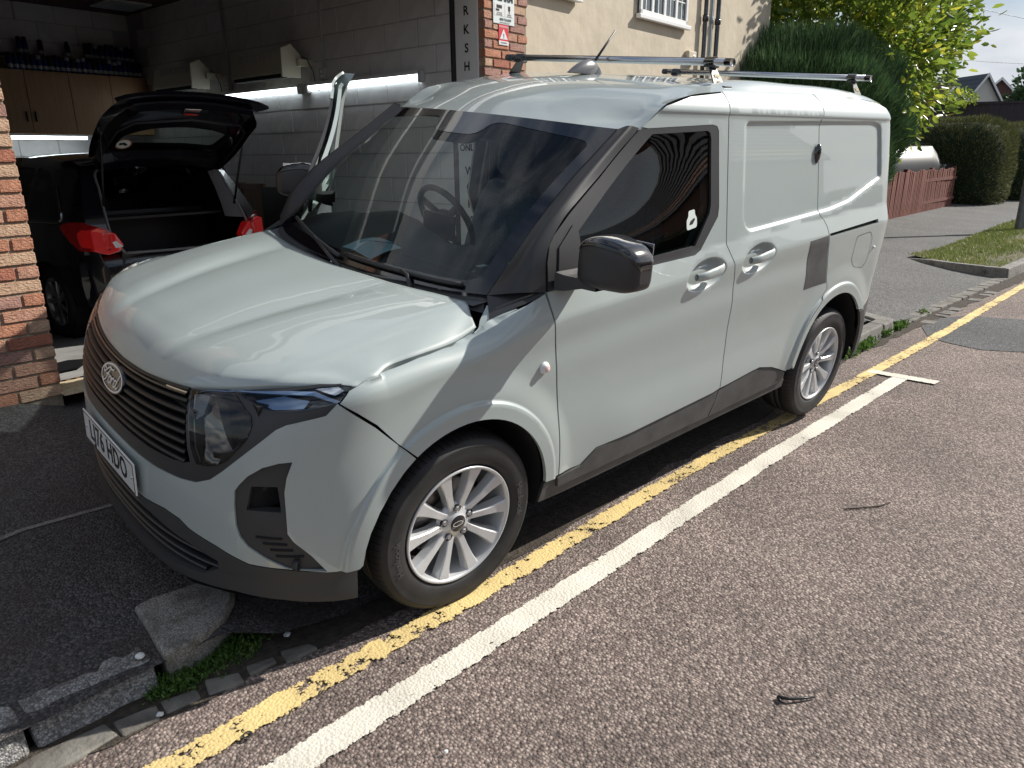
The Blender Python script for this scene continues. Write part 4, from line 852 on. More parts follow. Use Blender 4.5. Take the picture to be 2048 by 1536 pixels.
# painted lines: worn through to the chips by noise
def paint_line(name, c, wear, scale, edge):
    m = bpy.data.materials.new(name); m.use_nodes = True; t = m.node_tree; b = t.nodes['Principled BSDF']; b.inputs['Roughness'].default_value = .75
    tc_ = t.nodes.new('ShaderNodeTexCoord'); uv = t.nodes.new('ShaderNodeUVMap'); sp = t.nodes.new('ShaderNodeSeparateXYZ'); t.links.new(uv.outputs[0], sp.inputs[0])
    na = t.nodes.new('ShaderNodeTexNoise'); na.inputs['Scale'].default_value = scale; na.inputs['Detail'].default_value = 8; na.inputs['Roughness'].default_value = .72; t.links.new(tc_.outputs['Object'], na.inputs['Vector'])
    nb = t.nodes.new('ShaderNodeTexNoise'); nb.inputs['Scale'].default_value = 3.3; nb.inputs['Detail'].default_value = 4; t.links.new(tc_.outputs['Object'], nb.inputs['Vector'])
    vo = t.nodes.new('ShaderNodeTexVoronoi'); vo.inputs['Scale'].default_value = 105; t.links.new(tc_.outputs['Object'], vo.inputs['Vector'])
    # edge falloff from v in 0..1
    def math_(op, a, b_=None, cl=False):
        q = t.nodes.new('ShaderNodeMath'); q.operation = op; q.use_clamp = cl
        for i, s in enumerate((a, b_)):
            if s is None: continue
            if isinstance(s, (int, float)): q.inputs[i].default_value = s
            else: t.links.new(s, q.inputs[i])
        return q.outputs[0]
    ed = math_('ABSOLUTE', math_('SUBTRACT', sp.outputs[1], .5)); ed = math_('MULTIPLY', math_('SUBTRACT', ed, .5-edge), 1.0/edge); ed = math_('MULTIPLY', math_('MAXIMUM', ed, 0.0), .30)
    s = math_('ADD', na.outputs[0], math_('MULTIPLY', math_('SUBTRACT', nb.outputs[0], .5), .55)); s = math_('SUBTRACT', s, ed)
    s = math_('SUBTRACT', s, math_('MULTIPLY', vo.outputs['Distance'], .22)); k = math_('MULTIPLY', math_('SUBTRACT', s, wear), 22.0, True)
    r = t.nodes.new('ShaderNodeValToRGB'); r.color_ramp.elements[0].color = (*[v*.72 for v in c], 1); r.color_ramp.elements[1].color = (*c, 1); r.color_ramp.elements[0].position = .3; r.color_ramp.elements[1].position = .62; t.links.new(nb.outputs[0], r.inputs[0]); t.links.new(r.outputs[0], b.inputs['Base Color'])
    bp = t.nodes.new('ShaderNodeBump'); bp.invert = True; bp.inputs['Strength'].default_value = .45; bp.inputs['Distance'].default_value = .005; t.links.new(vo.outputs['Distance'], bp.inputs['Height']); t.links.new(bp.outputs[0], b.inputs['Normal'])
    tr = t.nodes.new('ShaderNodeBsdfTransparent'); mx_ = t.nodes.new('ShaderNodeMixShader'); t.links.new(k, mx_.inputs[0]); t.links.new(tr.outputs[0], mx_.inputs[1]); t.links.new(b.outputs[0], mx_.inputs[2]); t.links.new(mx_.outputs[0], t.nodes['Material Output'].inputs[0])
    return m
def strip(name, A, B, z, m, **k):
    """A,B: edge polylines; uv v runs across"""
    n = 140; a = crspline(np.array(A), n); b = crspline(np.array(B), n); V = []; 
    for i in range(n): V += [(*a[i], z), (*b[i], z)]
    o = obj(name, V, [(2*i, 2*i+1, 2*i+3, 2*i+2) for i in range(n-1)], m); uv = o.data.uv_layers.new(name='UVMap')
    for p in o.data.polygons:
        for li in p.loop_indices: uv.data[li].uv = (0, o.data.loops[li].vertex_index % 2)
    return tag(o, **k)
M['yellow'] = paint_line('worn_yellow_paint', (.72,.55,.24), .262, 26, .17)
M['whiteline'] = paint_line('worn_white_paint', (.70,.66,.57), .15, 34, .13)
strip('yellow_line', [(-2.2,.055),(-1.04,.030),(.3,-.012),(1.5,-.025),(2.8,-.085),(4.6,-.165),(9.06,-.285),(14,-.50),(30,-1.2)], [(-2.2,-.055),(-1.0,-.082),(.3,-.116),(1.5,-.125),(2.8,-.185),(4.6,-.270),(9.06,-.395),(14,-.61),(30,-1.31)], .0085, M['yellow'], kind='structure')
strip('white_line', [(-2.4,-.150),(-.70,-.202),(.27,-.230),(1.9,-.256),(3.90,-.328)], [(-2.4,-.262),(-.70,-.314),(.27,-.337),(1.9,-.362),(3.90,-.432)], .0085, M['whiteline'], kind='structure')
strip('white_line', [(3.888,-.160),(3.890,-.60)], [(3.992,-.166),(3.996,-.61)], .0098, M['whiteline'], kind='structure')
# ---- kerb stones
def stone(name, top, bottom, zt, zb, m, label, group, parent=None, wob=.003, drop=None):
    """convex-ish block from a top outline and a bottom outline of as many points"""
    n = len(top); V = [(x, y, (zt if not callable(zt) else zt(x, y))+rng.normal(0, wob)) for x, y in top] + [(x, y, zb) for x, y in bottom]
    c = (sum(p[0] for p in top)/n, sum(p[1] for p in top)/n)
    a2 = sum(top[i][0]*top[(i+1) % n][1]-top[(i+1) % n][0]*top[i][1] for i in range(n)); 
    F = [tuple(range(n))] + [(i, n+i, n+(i+1) % n, (i+1) % n) for i in range(n)] + [tuple(range(2*n-1, n-1, -1))]
    if a2 < 0: F = [f[::-1] for f in F]
    o = obj(name, V, F, m, bevel=.012, seg=3)
    if parent is not None: o.parent = parent
    else: tag(o, label, 'kerb stone', group)
    return o
qt = [(-.885,.289),(-.824,.280),(-.753,.298),(-.670,.338),(-.606,.405),(-.563,.50),(-.556,.556),(-.60,.578),(-.713,.590),(-.79,.605),(-.850,.600),(-.862,.475),(-.879,.36)]
qb = [(-.872,.300),(-.80,.300),(-.735,.315),(-.655,.352),(-.588,.412),(-.545,.50),(-.54,.56),(-.60,.59),(-.713,.60),(-.79,.615),(-.85,.61),(-.862,.475),(-.872,.36)]
def subdiv(P, n): 
    out = []
    for i in range(len(P)):
        a, b = P[i], P[(i+1) % len(P)]
        for k in range(n): out.append((a[0]+(b[0]-a[0])*k/n, a[1]+(b[1]-a[1])*k/n))
    return out
stone('kerb_stone', subdiv(qt, 1), subdiv(qb, 1), lambda x, y: .118+.02*(y-.3), 0, M['concrete'], 'smooth quadrant kerb stone with a curved face under the front bumper of the van', 'kerb stones', wob=.0008)
def roughblock(x0, x1, yb, yt, z0, z1, slope=.07):
    P = []; n = 12
    top = [(x0+(x1-x0)*k/n, yb+.06*(1-k/n*.4)+rng.normal(0, .004)) for k in range(n+1)] + [(x1-(x1-x0)*k/n + rng.normal(0, .003), yt+rng.normal(0, .009)) for k in range(n+1)]
    bot = [(x0+(x1-x0)*k/n, yb+rng.normal(0, .003)) for k in range(n+1)] + [(x1-(x1-x0)*k/n, yt+.01) for k in range(n+1)]
    return top, bot
t_, b_ = roughblock(-1.228, -.905, .292, .410, 0, .1)
stone('kerb_stone', t_, b_, lambda x, y: .096+.02*(y-.3), 0, M['granite'], 'rough granite kerb stone beside the smooth quadrant stone', 'kerb stones', wob=.0015)
t_, b_ = roughblock(-1.62, -1.245, .292, .418, 0, .1)
stone('kerb_stone', t_, b_, lambda x, y: .098+.02*(y-.3), 0, M['granite'], 'pitted granite kerb stone at the bottom left corner of the picture', 'kerb stones', wob=.002)
GS = empty('gutter', label=None); GS['kind'] = 'structure'
def sett(P, z=.012, g_='gutter setts'):
    n = len(P); P = [(x+rng.normal(0, .003), y+rng.normal(0, .003)) for x, y in P]; V = [(x, y, z+rng.normal(0, .0025)) for x, y in P] + [(x, y, -.02) for x, y in P]
    o = obj('sett', V, [tuple(range(n))[::-1], *( (i, (i+1) % n, n+(i+1) % n, n+i) for i in range(n))], M['sett'], GS, bevel=.006); return o
for P in ([(-1.62,.205),(-1.335,.190),(-1.335,.272),(-1.62,.275)],[(-1.32,.186),(-1.177,.184),(-1.066,.190),(-1.070,.262),(-1.24,.275),(-1.32,.268)],[(-1.057,.176),(-.956,.164),(-.944,.222),(-1.055,.248)],[(-.942,.172),(-.842,.160),(-.836,.208),(-.930,.238)],[(-.824,.152),(-.721,.132),(-.714,.186),(-.806,.228)],[(-.697,.150),(-.609,.129),(-.605,.170),(-.687,.196)],[(-.59,.12),(-.49,.10),(-.49,.15),(-.58,.17)]): sett(P)
# rear kerb: straight stone, corner stone, then dropped granite setts
o = MB(); yk = lambda x: .112-.02*(x-4.6)
def kerbbox(x0, x1, lab):
    top = [(x0, yk(x0)+.012),(x1, yk(x1)+.012),(x1, yk(x1)+.13),(x0, yk(x0)+.13)]; bot = [(x0, yk(x0)-.004),(x1, yk(x1)-.004),(x1, yk(x1)+.13),(x0, yk(x0)+.13)]
    stone('kerb_stone', top, bot, lambda x, y: .108, -.01, M['concrete'], lab, 'kerb stones', wob=.0006)
kerbbox(3.30, 4.19, 'concrete kerb stone under the back of the van by the rear wheel'); kerbbox(4.20, 5.12, 'straight concrete kerb stone just behind the rear wheel of the van')
ct = [(5.13,.105),(5.33,.095),(5.44,.13),(5.50,.25),(5.60,.46),(5.48,.50),(5.36,.30),(5.30,.235),(5.13,.235)]
cb = [(5.13,.09),(5.35,.08),(5.46,.12),(5.53,.25),(5.63,.46),(5.48,.50),(5.36,.30),(5.30,.235),(5.13,.235)]
stone('kerb_stone', ct, cb, lambda x, y: .106, -.01, M['concrete'], 'curved concrete corner kerb stone where the crossing behind the van begins', 'kerb stones', wob=.0006)
x = 5.62
while x < 9.1:
    w_ = float(rng.uniform(.13, .26)); y0 = yfe(x)-.045; sett([(x, y0),(x+w_-.015, y0-.01),(x+w_-.005, y0+.115),(x+.006, y0+.12)], .026)
    if x < 8.0 and rng.random() < .8: sett([(x+.03, y0-.15),(x+w_*.8, y0-.16),(x+w_*.85, y0-.045),(x+.03, y0-.04)], .010)
    x += w_
# verge kerb and grass beyond the crossing
VK = [(9.93,1.30),(9.60,.92),(9.33,.50),(9.21,.15),(9.20,-.075)]
for i in range(4):
    (xa, ya), (xb, yb) = VK[i], VK[i+1]; d = math.hypot(xb-xa, yb-ya); nx, ny = -(yb-ya)/d, (xb-xa)/d; 
    if i == 0 or True:
        top = [(xa, ya),(xb+(xa-xb)*.015, yb+(ya-yb)*.015),(xb+nx*.09+(xa-xb)*.015, yb+ny*.09),(xa+nx*.09, ya+ny*.09)]
        zz = (.075,.12,.135,.14,.14)
        stone('kerb_stone', top, top, (lambda x, y, i=i: zz[i] if math.hypot(x-xa, y-ya) < math.hypot(x-xb, y-yb) else zz[i+1]), -.01, M['concrete'], ('tapering end', 'second', 'third', 'last')[i]+' kerb stone of the low edging round the grass verge', 'kerb stones', wob=.0005)
for k, x in enumerate((9.22, 10.14, 11.06, 12.0, 13.0, 14.0)):
    xb = x+.90; f = lambda q: -.09-.048*(q-9.2)
    stone('kerb_stone', [(x,f(x)),(xb,f(xb)),(xb,f(xb)+.12),(x,f(x)+.12)], [(x,f(x)-.012),(xb,f(xb)-.012),(xb,f(xb)+.12),(x,f(x)+.12)], lambda a, b: .135, -.01, M['concrete'], 'roadside kerb stone of the grass verge, number %s from the corner' % ('one','two','three','four','five','six')[k], 'kerb stones', wob=.0005)
vg = [(9.30,.0),(9.32,.14),(9.42,.48),(9.68,.90),(10.0,1.25),(10.8,1.12),(12.5,1.13),(15.8,1.2),(26,1.0),(26,-.78),(15.8,-.28),(12,-.12),(9.5,.01)]
flat('verge_soil', vg, .118, mat('verge_ground', (.17,.135,.095), rough=1, col2=(.06,.075,.025), nscale=3.0, bump=.8, bscale=60), kind='structure')
def scatter_blades(name, P, h, wd, m, lean=.5, parent=None, seed=1, nb=1):
    r = np.random.default_rng(seed); n = len(P); a = r.uniform(0, 2*np.pi, n); hh = h*r.uniform(.5, 1.3, n); lx = r.normal(0, lean, n)*hh; ly = r.normal(0, lean, n)*hh
    P = np.asarray(P, float); d = np.stack([np.cos(a), np.sin(a), 0*a], 1)*wd
    V = np.empty((n*3, 3)); V[0::3] = P-d; V[1::3] = P+d; V[2::3] = P+np.stack([lx, ly, hh], 1)
    me = bpy.data.meshes.new(name); me.vertices.add(3*n); me.vertices.foreach_set('co', V.ravel()); me.loops.add(3*n); me.loops.foreach_set('vertex_index', np.arange(3*n)); me.polygons.add(n); me.polygons.foreach_set('loop_start', np.arange(0, 3*n, 3)); me.polygons.foreach_set('loop_total', np.full(n, 3)); me.update(); me.validate(); me.materials.append(m)
    o = bpy.data.objects.new(name, me); return link(o, parent)
def leafmat(name, c1, c2, rough=.5, trans=.3, nscale=3., c3=None):
    m = bpy.data.materials.new(name); m.use_nodes = True; t = m.node_tree; b = t.nodes['Principled BSDF']; b.inputs['Roughness'].default_value = rough; b.inputs['Specular IOR Level'].default_value = .4
    g_ = t.nodes.new('ShaderNodeNewGeometry'); r = t.nodes.new('ShaderNodeValToRGB'); r.color_ramp.elements[0].color = (*c1, 1); r.color_ramp.elements[1].color = (*c2, 1)
    if c3: e = r.color_ramp.elements.new(.86); e.color = (*c2, 1); r.color_ramp.elements[-1].color = (*c3, 1)
    t.links.new(g_.outputs['Random Per Island'], r.inputs[0]); t.links.new(r.outputs[0], b.inputs['Base Color'])
    tl = t.nodes.new('ShaderNodeBsdfTranslucent'); mx_ = t.nodes.new('ShaderNodeMixShader'); mx_.inputs[0].default_value = trans
    t.links.new(r.outputs[0], tl.inputs[0]); t.links.new(b.outputs[0], mx_.inputs[1]); t.links.new(tl.outputs[0], mx_.inputs[2]); t.links.new(mx_.outputs[0], t.nodes['Material Output'].inputs[0]); return m
M['grass'] = leafmat('grass_blades', (.10,.15,.03), (.26,.30,.08), c3=(.35,.30,.14))
M['weed'] = leafmat('weed_leaves', (.05,.11,.02), (.12,.22,.04))
pv = np.array(vg); G = rng.uniform(pv.min(0), pv.max(0), (60000, 2)); G = G[inpoly(G, pv)]; G = G[rng.random(len(G)) < np.clip(1.25-(G[:, 0]-9)/26, .12, 1)]
nz = np.sin(G[:, 0]*2.1+1.3*np.sin(G[:, 1]*3.7))+np.sin(G[:, 1]*5.2+G[:, 0]*1.1); far_ = np.clip((G[:, 1]-.25)/.6, -1, 1); G = G[(nz*.5+far_*1.0+rng.normal(0, .5, len(G))) > -.1]
o = scatter_blades('verge_grass', np.c_[G, np.full(len(G), .117)], .045, .006, M['grass'], seed=3); tag(o, kind='stuff', label='patchy green grass on the verge', cat='grass')
wz = np.concatenate([np.c_[rng.normal(-.66, .075, 900), rng.normal(.325, .035, 900)], np.c_[rng.normal(-.87, .04, 500), rng.normal(.262, .022, 500)], np.c_[rng.uniform(-.9, -.6, 500), rng.normal(.285, .03, 500)]])
def leaves(name, P, size, m, parent=None, seed=0, asp=.45, out=None, droop=.2, fold=.18, up=0.):
    """leaf-shaped quads-with-tip folded on the midrib: P (n,3); out (n,3) preferred direction"""
    r = np.random.default_rng(seed); n = len(P); P = np.asarray(P, float)
    d = r.normal(0, 1, (n, 3)); 
    if out is not None: d = d*.55 + np.asarray(out)
    d[:, 2] += up - droop; d /= np.linalg.norm(d, axis=1, keepdims=True); q = r.normal(0, 1, (n, 3)); s = np.cross(d, q); s /= np.linalg.norm(s, axis=1, keepdims=True); nn = np.cross(s, d)
    L_ = size*r.uniform(.6, 1.25, n)[:, None]; W_ = L_*asp
    V = np.empty((n*6, 3)); V[0::6] = P; V[1::6] = P+d*L_*.35+s*W_*.5+nn*L_*fold*.5; V[2::6] = P+d*L_*.75+s*W_*.38+nn*L_*fold*.4; V[3::6] = P+d*L_; V[4::6] = P+d*L_*.75-s*W_*.38+nn*L_*fold*.4; V[5::6] = P+d*L_*.35-s*W_*.5+nn*L_*fold*.5
    F = np.array([[0,1,2,3],[0,3,4,5]]); idx = (np.arange(n)[:, None, None]*6+F[None]).reshape(-1)
    me = bpy.data.meshes.new(name); me.vertices.add(6*n); me.vertices.foreach_set('co', V.ravel()); me.loops.add(8*n); me.loops.foreach_set('vertex_index', idx); me.polygons.add(2*n); me.polygons.foreach_set('loop_start', np.arange(0, 8*n, 4)); me.polygons.foreach_set('loop_total', np.full(2*n, 4)); me.update(); me.validate(); me.materials.append(m)
    o = bpy.data.objects.new(name, me); return link(o, parent)
o = leaves('gutter_weeds', np.c_[wz, rng.uniform(.004, .03, len(wz))], .016, M['weed'], seed=5, up=.9); tag(o, kind='stuff', label='low green weeds in the gutter', cat='weeds')
G = np.c_[rng.uniform(-.95, -.6, 700), rng.normal(.29, .035, 700)]; G = G[G[:, 1] > .22]; o = scatter_blades('gutter_grass', np.c_[G, np.full(len(G), .005)], .035, .0016, M['weed'], seed=8); tag(o, kind='stuff', label='thin grass blades in the gutter', cat='grass')
wz = np.concatenate([np.c_[rng.normal(c, .05, n_), rng.normal(.085, .018, n_)] for c, n_ in ((4.28,160),(4.55,220),(4.72,160),(5.15,120),(5.48,160),(5.6,120),(6.3,50))]); o = leaves('kerb_weeds', np.c_[wz, rng.uniform(.004, .05, len(wz))], .035, M['weed'], seed=6, up=.9); tag(o, kind='stuff', label='small weeds along the kerb behind the van', cat='weeds')
# small litter on the road
tw = MB(); tw.tube([(.288,-1.079,.008),(.30,-1.11,.012),(.33,-1.135,.010),(.362,-1.158,.007)], [.006,.004,.004,.003], 6); tw.tube([(.288,-1.079,.008),(.276,-1.095,.008)], [.005,.003], 6); tag(tw.obj('twig', M['ink'], None, True), 'short curved black twig lying on the open road', 'twig')
tag(MB().tube([(1.62,-.80,.006),(1.75,-.90,.006),(1.83,-.93,.006)], [.003,.003,.002], 6).obj('twig', M['soil'], None, True), 'thin brown twig lying flat on the road beside the white line', 'twig')
wsh = MB().lathe([(.0085,0),(.0085,.003),(.0135,.003),(.0135,0)], 24, Matrix.Translation((-.826,-.078,.011)), close=True).obj('washer', M['steel'], None); tag(wsh, 'small steel washer on the edge of the yellow line', 'washer')
for k, (x, y, s, l) in enumerate(((-.52,.235,.012,'pale pebble in the gutter near the weeds'),(-.955,.178,.010,'small white pebble against a gutter sett'),(-.33,-.155,.006,'dark speck of grit between yellow and white lines'),(-.93,.345,.014,'pale chip of stone on the granite kerb'),(-.50,-.52,.006,'pale chip of stone on the open road'))):
    V = []; F = []; r = np.random.default_rng(k); bm = bmesh.new(); bmesh.ops.create_icosphere(bm, subdivisions=2, radius=s)
    for v in bm.verts: v.co *= r.uniform(.75, 1.15); v.co.z *= .6
    me = bpy.data.meshes.new('pebble'); bm.to_mesh(me); bm.free(); o = bpy.data.objects.new('pebble', me); link(o); o.location = (x, y, .012 + (.095 if k == 3 else 0)); me.materials.append(M['ink'] if k == 2 else M['white']); tag(o, l, 'pebble')
# ================================================================== GARAGE (facade frame turned 2.7 degrees)
FZ = math.atan2(.04764, .99886)
def fempty(name, **k): return empty(name, (0, 0, 0), FZ, **k)
def fac(o): o.rotation_euler = (0, 0, FZ); return o
BR = [mat('brick_%s' % n, c, rough=.9, col2=c2, nscale=14, bump=.9, bscale=75, stretch=(1, 1, 1.6)) for n, c, c2 in (('orange', (.50,.235,.145), (.38,.165,.10)), ('salmon', (.52,.29,.20), (.41,.21,.145)), ('buff', (.55,.37,.25), (.43,.27,.18)), ('red', (.42,.165,.105), (.33,.13,.085)), ('rose', (.42,.24,.19), (.32,.17,.14)))]
M['mortar'] = mat('mortar', (.36,.30,.22), rough=.95, col2=(.24,.19,.14), nscale=25, bump=.6, bscale=150)
def brick_mesh(L_, H_, D_, m, seed):
    r = np.random.default_rng(seed); nx = max(2, int(L_/.04)); V = []; 
    bm = bmesh.new(); bmesh.ops.create_cube(bm, size=1)
    for v in bm.verts: v.co = Vector((v.co.x*L_, v.co.y*D_, v.co.z*H_)) + Vector(r.normal(0, .0012, 3))
    bmesh.ops.bevel(bm, geom=bm.edges[:], offset=.005, segments=2, affect='EDGES')
    me = bpy.data.meshes.new('brick'); bm.to_mesh(me); bm.free(); me.materials.append(m); return me
def brickwork(root, x0, x1, z0, z1, yf, D_=.09, anchor='right', start=0, keep=None, course=.075):
    cache = {}; nz_ = int((z1-z0)/course+.5)
    for j in range(nz_):
        z = z0+(j+.5)*course; lens = []; first = .1025 if (j+start) % 2 else .215; x = 0; W_ = x1-x0; seq = [first] + [.215]*60
        for l in seq:
            if x >= W_-.01: break
            l2 = min(l, W_-x); 
            if l2 > .03:
                c = (x1-x-l2/2) if anchor == 'right' else (x0+x+l2/2)
                if keep is None or keep(c, z):
                    mi = int(rng.choice(5, p=(.28,.24,.20,.14,.14))); key = (round(l2, 3), mi, int(rng.integers(3)))
                    if key not in cache: cache[key] = brick_mesh(l2, .064, D_, BR[mi], hash(key) % 9999)
                    o = bpy.data.objects.new('brick', cache[key]); link(o, root); o.location = (c, yf+D_/2+float(rng.normal(0, .0012)), z); o.rotation_euler = (0, 0, float(rng.normal(0, .004)))
            x += l2+.010
LP = fempty('brick_pillar', label='sunlit orange brick pillar at the left side of the garage opening', cat='pillar', group='brick pillars')
obj('mortar_core', *(lambda b: (b.v, b.f))(MB().box(-3.0, -.218, 2.910, 3.16, .1, 3.3)), M['mortar'], LP)
brickwork(LP, -.98, -.213, .215, 2.09, 2.90)
brickwork(LP, -.315, -.213, 2.09, 2.09, 2.90)
RP = fempty('brick_pillar', label='brick pillar right of the garage opening, carrying the alarm signs', cat='pillar', group='brick pillars')
obj('mortar_core', *(lambda b: (b.v, b.f))(MB().box(3.452, 4.02, 2.910, 4.0, .1, 3.3)), M['mortar'], RP)
brickwork(RP, 3.447, 4.03, 1.565, 3.065, 2.90, anchor='left')
# reveal bricks of the right pillar
for j in range(20):
    z = 1.565+(j+.5)*.075; me = brick_mesh(.09, .064, .215, BR[int(rng.integers(5))], j); o = bpy.data.objects.new('brick', me); link(o, RP); o.location = (3.447+.04, 3.10+(.11 if j % 2 else 0), z)
    o.rotation_euler = (0, 0, 0)
gw = fempty('garage_front', label='fascia and brick band above the garage opening', cat='wall'); box('lintel_board', -3.0, 4.02, 2.92, 3.16, 2.86, 3.30, M['white'], gw); box('brick_band', -3.0, 4.02, 2.905, 3.16, 3.302, 3.56, BR[1], gw); box('gutter_board', -3.0, 4.02, 2.86, 3.16, 3.562, 3.66, M['satin'], gw); box('fascia', -3.0, 4.02, 2.84, 3.16, 3.662, 3.84, M['white'], gw)
box('left_wall', -3.0, -2.9, 2.91, 9.5, -.3, 4.2, M['mortar'], gw)
# unseen canopy, added to limit how far sun reaches over the garage floor
cd = fempty('added_canopy', label='white canopy added out of view above the opening to shade the garage floor', cat='added canopy'); box('canopy_slab', -.18, 3.40, 2.25, 2.88, 2.95, 2.99, M['white'], cd)
# block wall
M['block'] = mat('painted_block', (.66,.65,.66), rough=.8, noise=.06, nscale=6, bump=.55, bscale=14)
M['blockjoint'] = mat('painted_joint', (.46,.455,.46), rough=.9)
SWL = fempty('garage_side_wall', label='painted concrete block wall on the right inside the garage', cat='wall')
box('joint_backing', 3.388, 3.45, 3.245, 9.45, -.3, 3.40, M['blockjoint'], SWL)
bc = {}
def block(root, cx, cy, cz, L_, along):
    key = (round(L_, 2), along)
    if key not in bc:
        bm = bmesh.new(); bmesh.ops.create_cube(bm, size=1); s = (.02, L_, .219) if along == 'y' else (L_, .02, .219)
        for v in bm.verts: v.co = Vector((v.co.x*s[0], v.co.y*s[1], v.co.z*s[2]))
        bmesh.ops.bevel(bm, geom=bm.edges[:], offset=.005, segments=2, affect='EDGES'); me = bpy.data.meshes.new('block'); bm.to_mesh(me); bm.free(); me.materials.append(M['block']); bc[key] = me
    o = bpy.data.objects.new('block', bc[key]); link(o, root); o.location = (cx+float(rng.normal(0, .0015)), cy, cz)
for k in range(-4, 9):
    z = 1.308+.2295*(k+.5); off_ = (.225 if k % 2 else 0)+.02
    for i in range(-7, 9):
        yc = 5.0+i*.455+off_; 
        a, b = max(yc-.2225, 3.235), min(yc+.2225, 9.33)
        if b-a > .06: block(SWL, 3.39, (a+b)/2, z, b-a, 'y')
BWL = fempty('garage_back_wall', label='painted concrete block wall at the back of the garage', cat='wall')
box('joint_backing', -2.9, 3.40, 9.352, 9.45, -.3, 3.40, M['blockjoint'], BWL)
for k in range(4, 9):
    z = 1.308+.2295*(k+.5)
    for i in range(9):
        xc = 3.16-i*.455-(.22 if k % 2 else 0); a, b = xc-.2225, min(xc+.2225, 3.375)
        if b-a > .06: block(BWL, (a+b)/2, 9.35, z, b-a, 'x')
for k in range(-1, 4):
    for i in range(5): block(BWL, 3.16-i*.455-(.22 if k % 2 else 0), 9.35, 1.308+.2295*(k+.5), .445, 'x') if 3.16-i*.455-(.22 if k % 2 else 0)+.2225 < 3.385 else None
o = fac(box('garage_ceiling', -2.9, 3.45, 3.16, 9.45, 3.345, 3.40, mat('red_brown_boards', (.07,.022,.016), rough=.6))); tag(o, kind='structure')
fl_ = fac(obj('garage_floor', [(-2.9,3.12,.247),(3.45,3.12,.247),(3.45,5.2,.055),(-2.9,5.2,.055),(3.45,9.45,.0),(-2.9,9.45,.0)], [(0,1,2,3),(3,2,4,5)], mat('garage_concrete', (.30,.30,.29), rough=.7, col2=(.20,.20,.195), nscale=3, bump=.2, bscale=60))); tag(fl_, kind='structure')
th = fac(obj('threshold', [(-.23,2.83,.232),(3.45,2.83,.232),(3.45,3.075,.250),(-.23,3.075,.250)], [(0,1,2,3)], mat('threshold_concrete', (.50,.42,.28), rough=.9, col2=(.38,.31,.20), nscale=30, bump=.4, bscale=200))); tag(th, kind='structure')
dr = fempty('drain_channel', label='rusty slotted drain channel across the garage threshold', cat='drain'); box('channel', -.23, 3.45, 3.075, 3.118, .20, .236, M['dark'], dr)
for k in range(70): box('grate_bar', -.23+k*.052, -.23+k*.052+.022, 3.077, 3.116, .236, .250, bpy.data.materials.get('rusty_iron') or mat('rusty_iron', (.16,.09,.05), rough=.8, noise=.3, nscale=40), dr) if k < 30 else None
mt = MB(); mt.add([(-.22,3.35,.237),(.05,3.37,.239),(.22,3.62,.222),(.10,3.72,.216),(-.15,3.66,.220)], [(0,1,2,3,4)]); tag(fac(mt.obj('rag', M['ink'])), 'crumpled black rag lying on the garage floor', 'rag')
# sign on the side wall
sg_ = fempty('workshop_sign', label='tall white sign with black capitals running down beside the garage opening', cat='sign')
box('panel', 3.430, 3.446, 2.965, 3.226, .30, 3.02, mat('sign_white', (.80,.80,.81), rough=.4), sg_, bevel=.001); box('edge', 3.380, 3.447, 3.227, 3.241, .30, 3.02, M['ink'], sg_)  # black strip paints in the shade along the sign's left edge
def signtext(s, y, z, size):
    mt_ = Matrix(((0,0,-1),(-1,0,0),(0,1,0))).to_4x4(); mt_.translation = Vector((3.4288, y+.052, z+.078)); txt('lettering', s, size, M['ink'], sg_, mt_, offset=.0025, ext=.0003)
SZ = .100
for i, ch in enumerate('WORKSHOP'): signtext(ch, 3.042, 2.905-(i)*.1465+.0, SZ)
signtext('ONLY', 3.045, 1.500, .082)
for i, ch in enumerate('WORKSHOP'): signtext(ch, 3.042, 1.300-i*.146, SZ)
# signs on the pillar
al = fempty('alarm_sign', label='white ALARM and camera warning sign on the brick pillar', cat='sign')
box('plate', 3.556, 3.836, 2.893, 2.898, 2.594, 2.98, mat('sign_pale', (.68,.74,.74), rough=.4), al, bevel=.002); box('picture_field', 3.570, 3.700, 2.8915, 2.893, 2.655, 2.755, M['white'], al); box('picture_field', 3.708, 3.822, 2.8915, 2.893, 2.655, 2.755, M['white'], al)
def pt(s, x, z, size, m=M['ink'], root=al, y=2.8905, **k):
    mt_ = Matrix(((1,0,0),(0,0,1),(0,1,0))).to_4x4(); mt_ = Matrix(((1,0,0),(0,0,-1),(0,1,0))).to_4x4(); mt_.translation = Vector((x, y, z)); txt('lettering', s, size, m, root, mt_, ext=.0002, **k)
pt('ALARM', 3.696, 2.800, .088, offset=.002, sx=.86); pt('CCTV', 3.696, 2.90, .07, offset=.001)
box('camera_mark', 3.600, 3.668, 2.8895, 2.8912, 2.715, 2.740, M['ink'], al); box('camera_mark', 3.590, 3.632, 2.8895, 2.8912, 2.693, 2.708, M['ink'], al); box('siren_mark', 3.752, 3.778, 2.8895, 2.8912, 2.705, 2.742, M['ink'], al); box('siren_mark', 3.761, 3.769, 2.8895, 2.8912, 2.682, 2.705, M['ink'], al)
pt('24 HOUR', 3.635, 2.678, .016); pt('RECORDING', 3.635, 2.664, .014); pt('LINKED', 3.765, 2.674, .014); pt('TO ALARM', 3.765, 2.661, .013)
pt('0800 756 8399', 3.715, 2.630, .028, offset=.0006, sx=.9); pt('www.security.co.uk', 3.705, 2.608, .018, sx=.9)
rs_ = fempty('warning_sign', label='small red sign with a white triangle under the alarm sign', cat='sign')
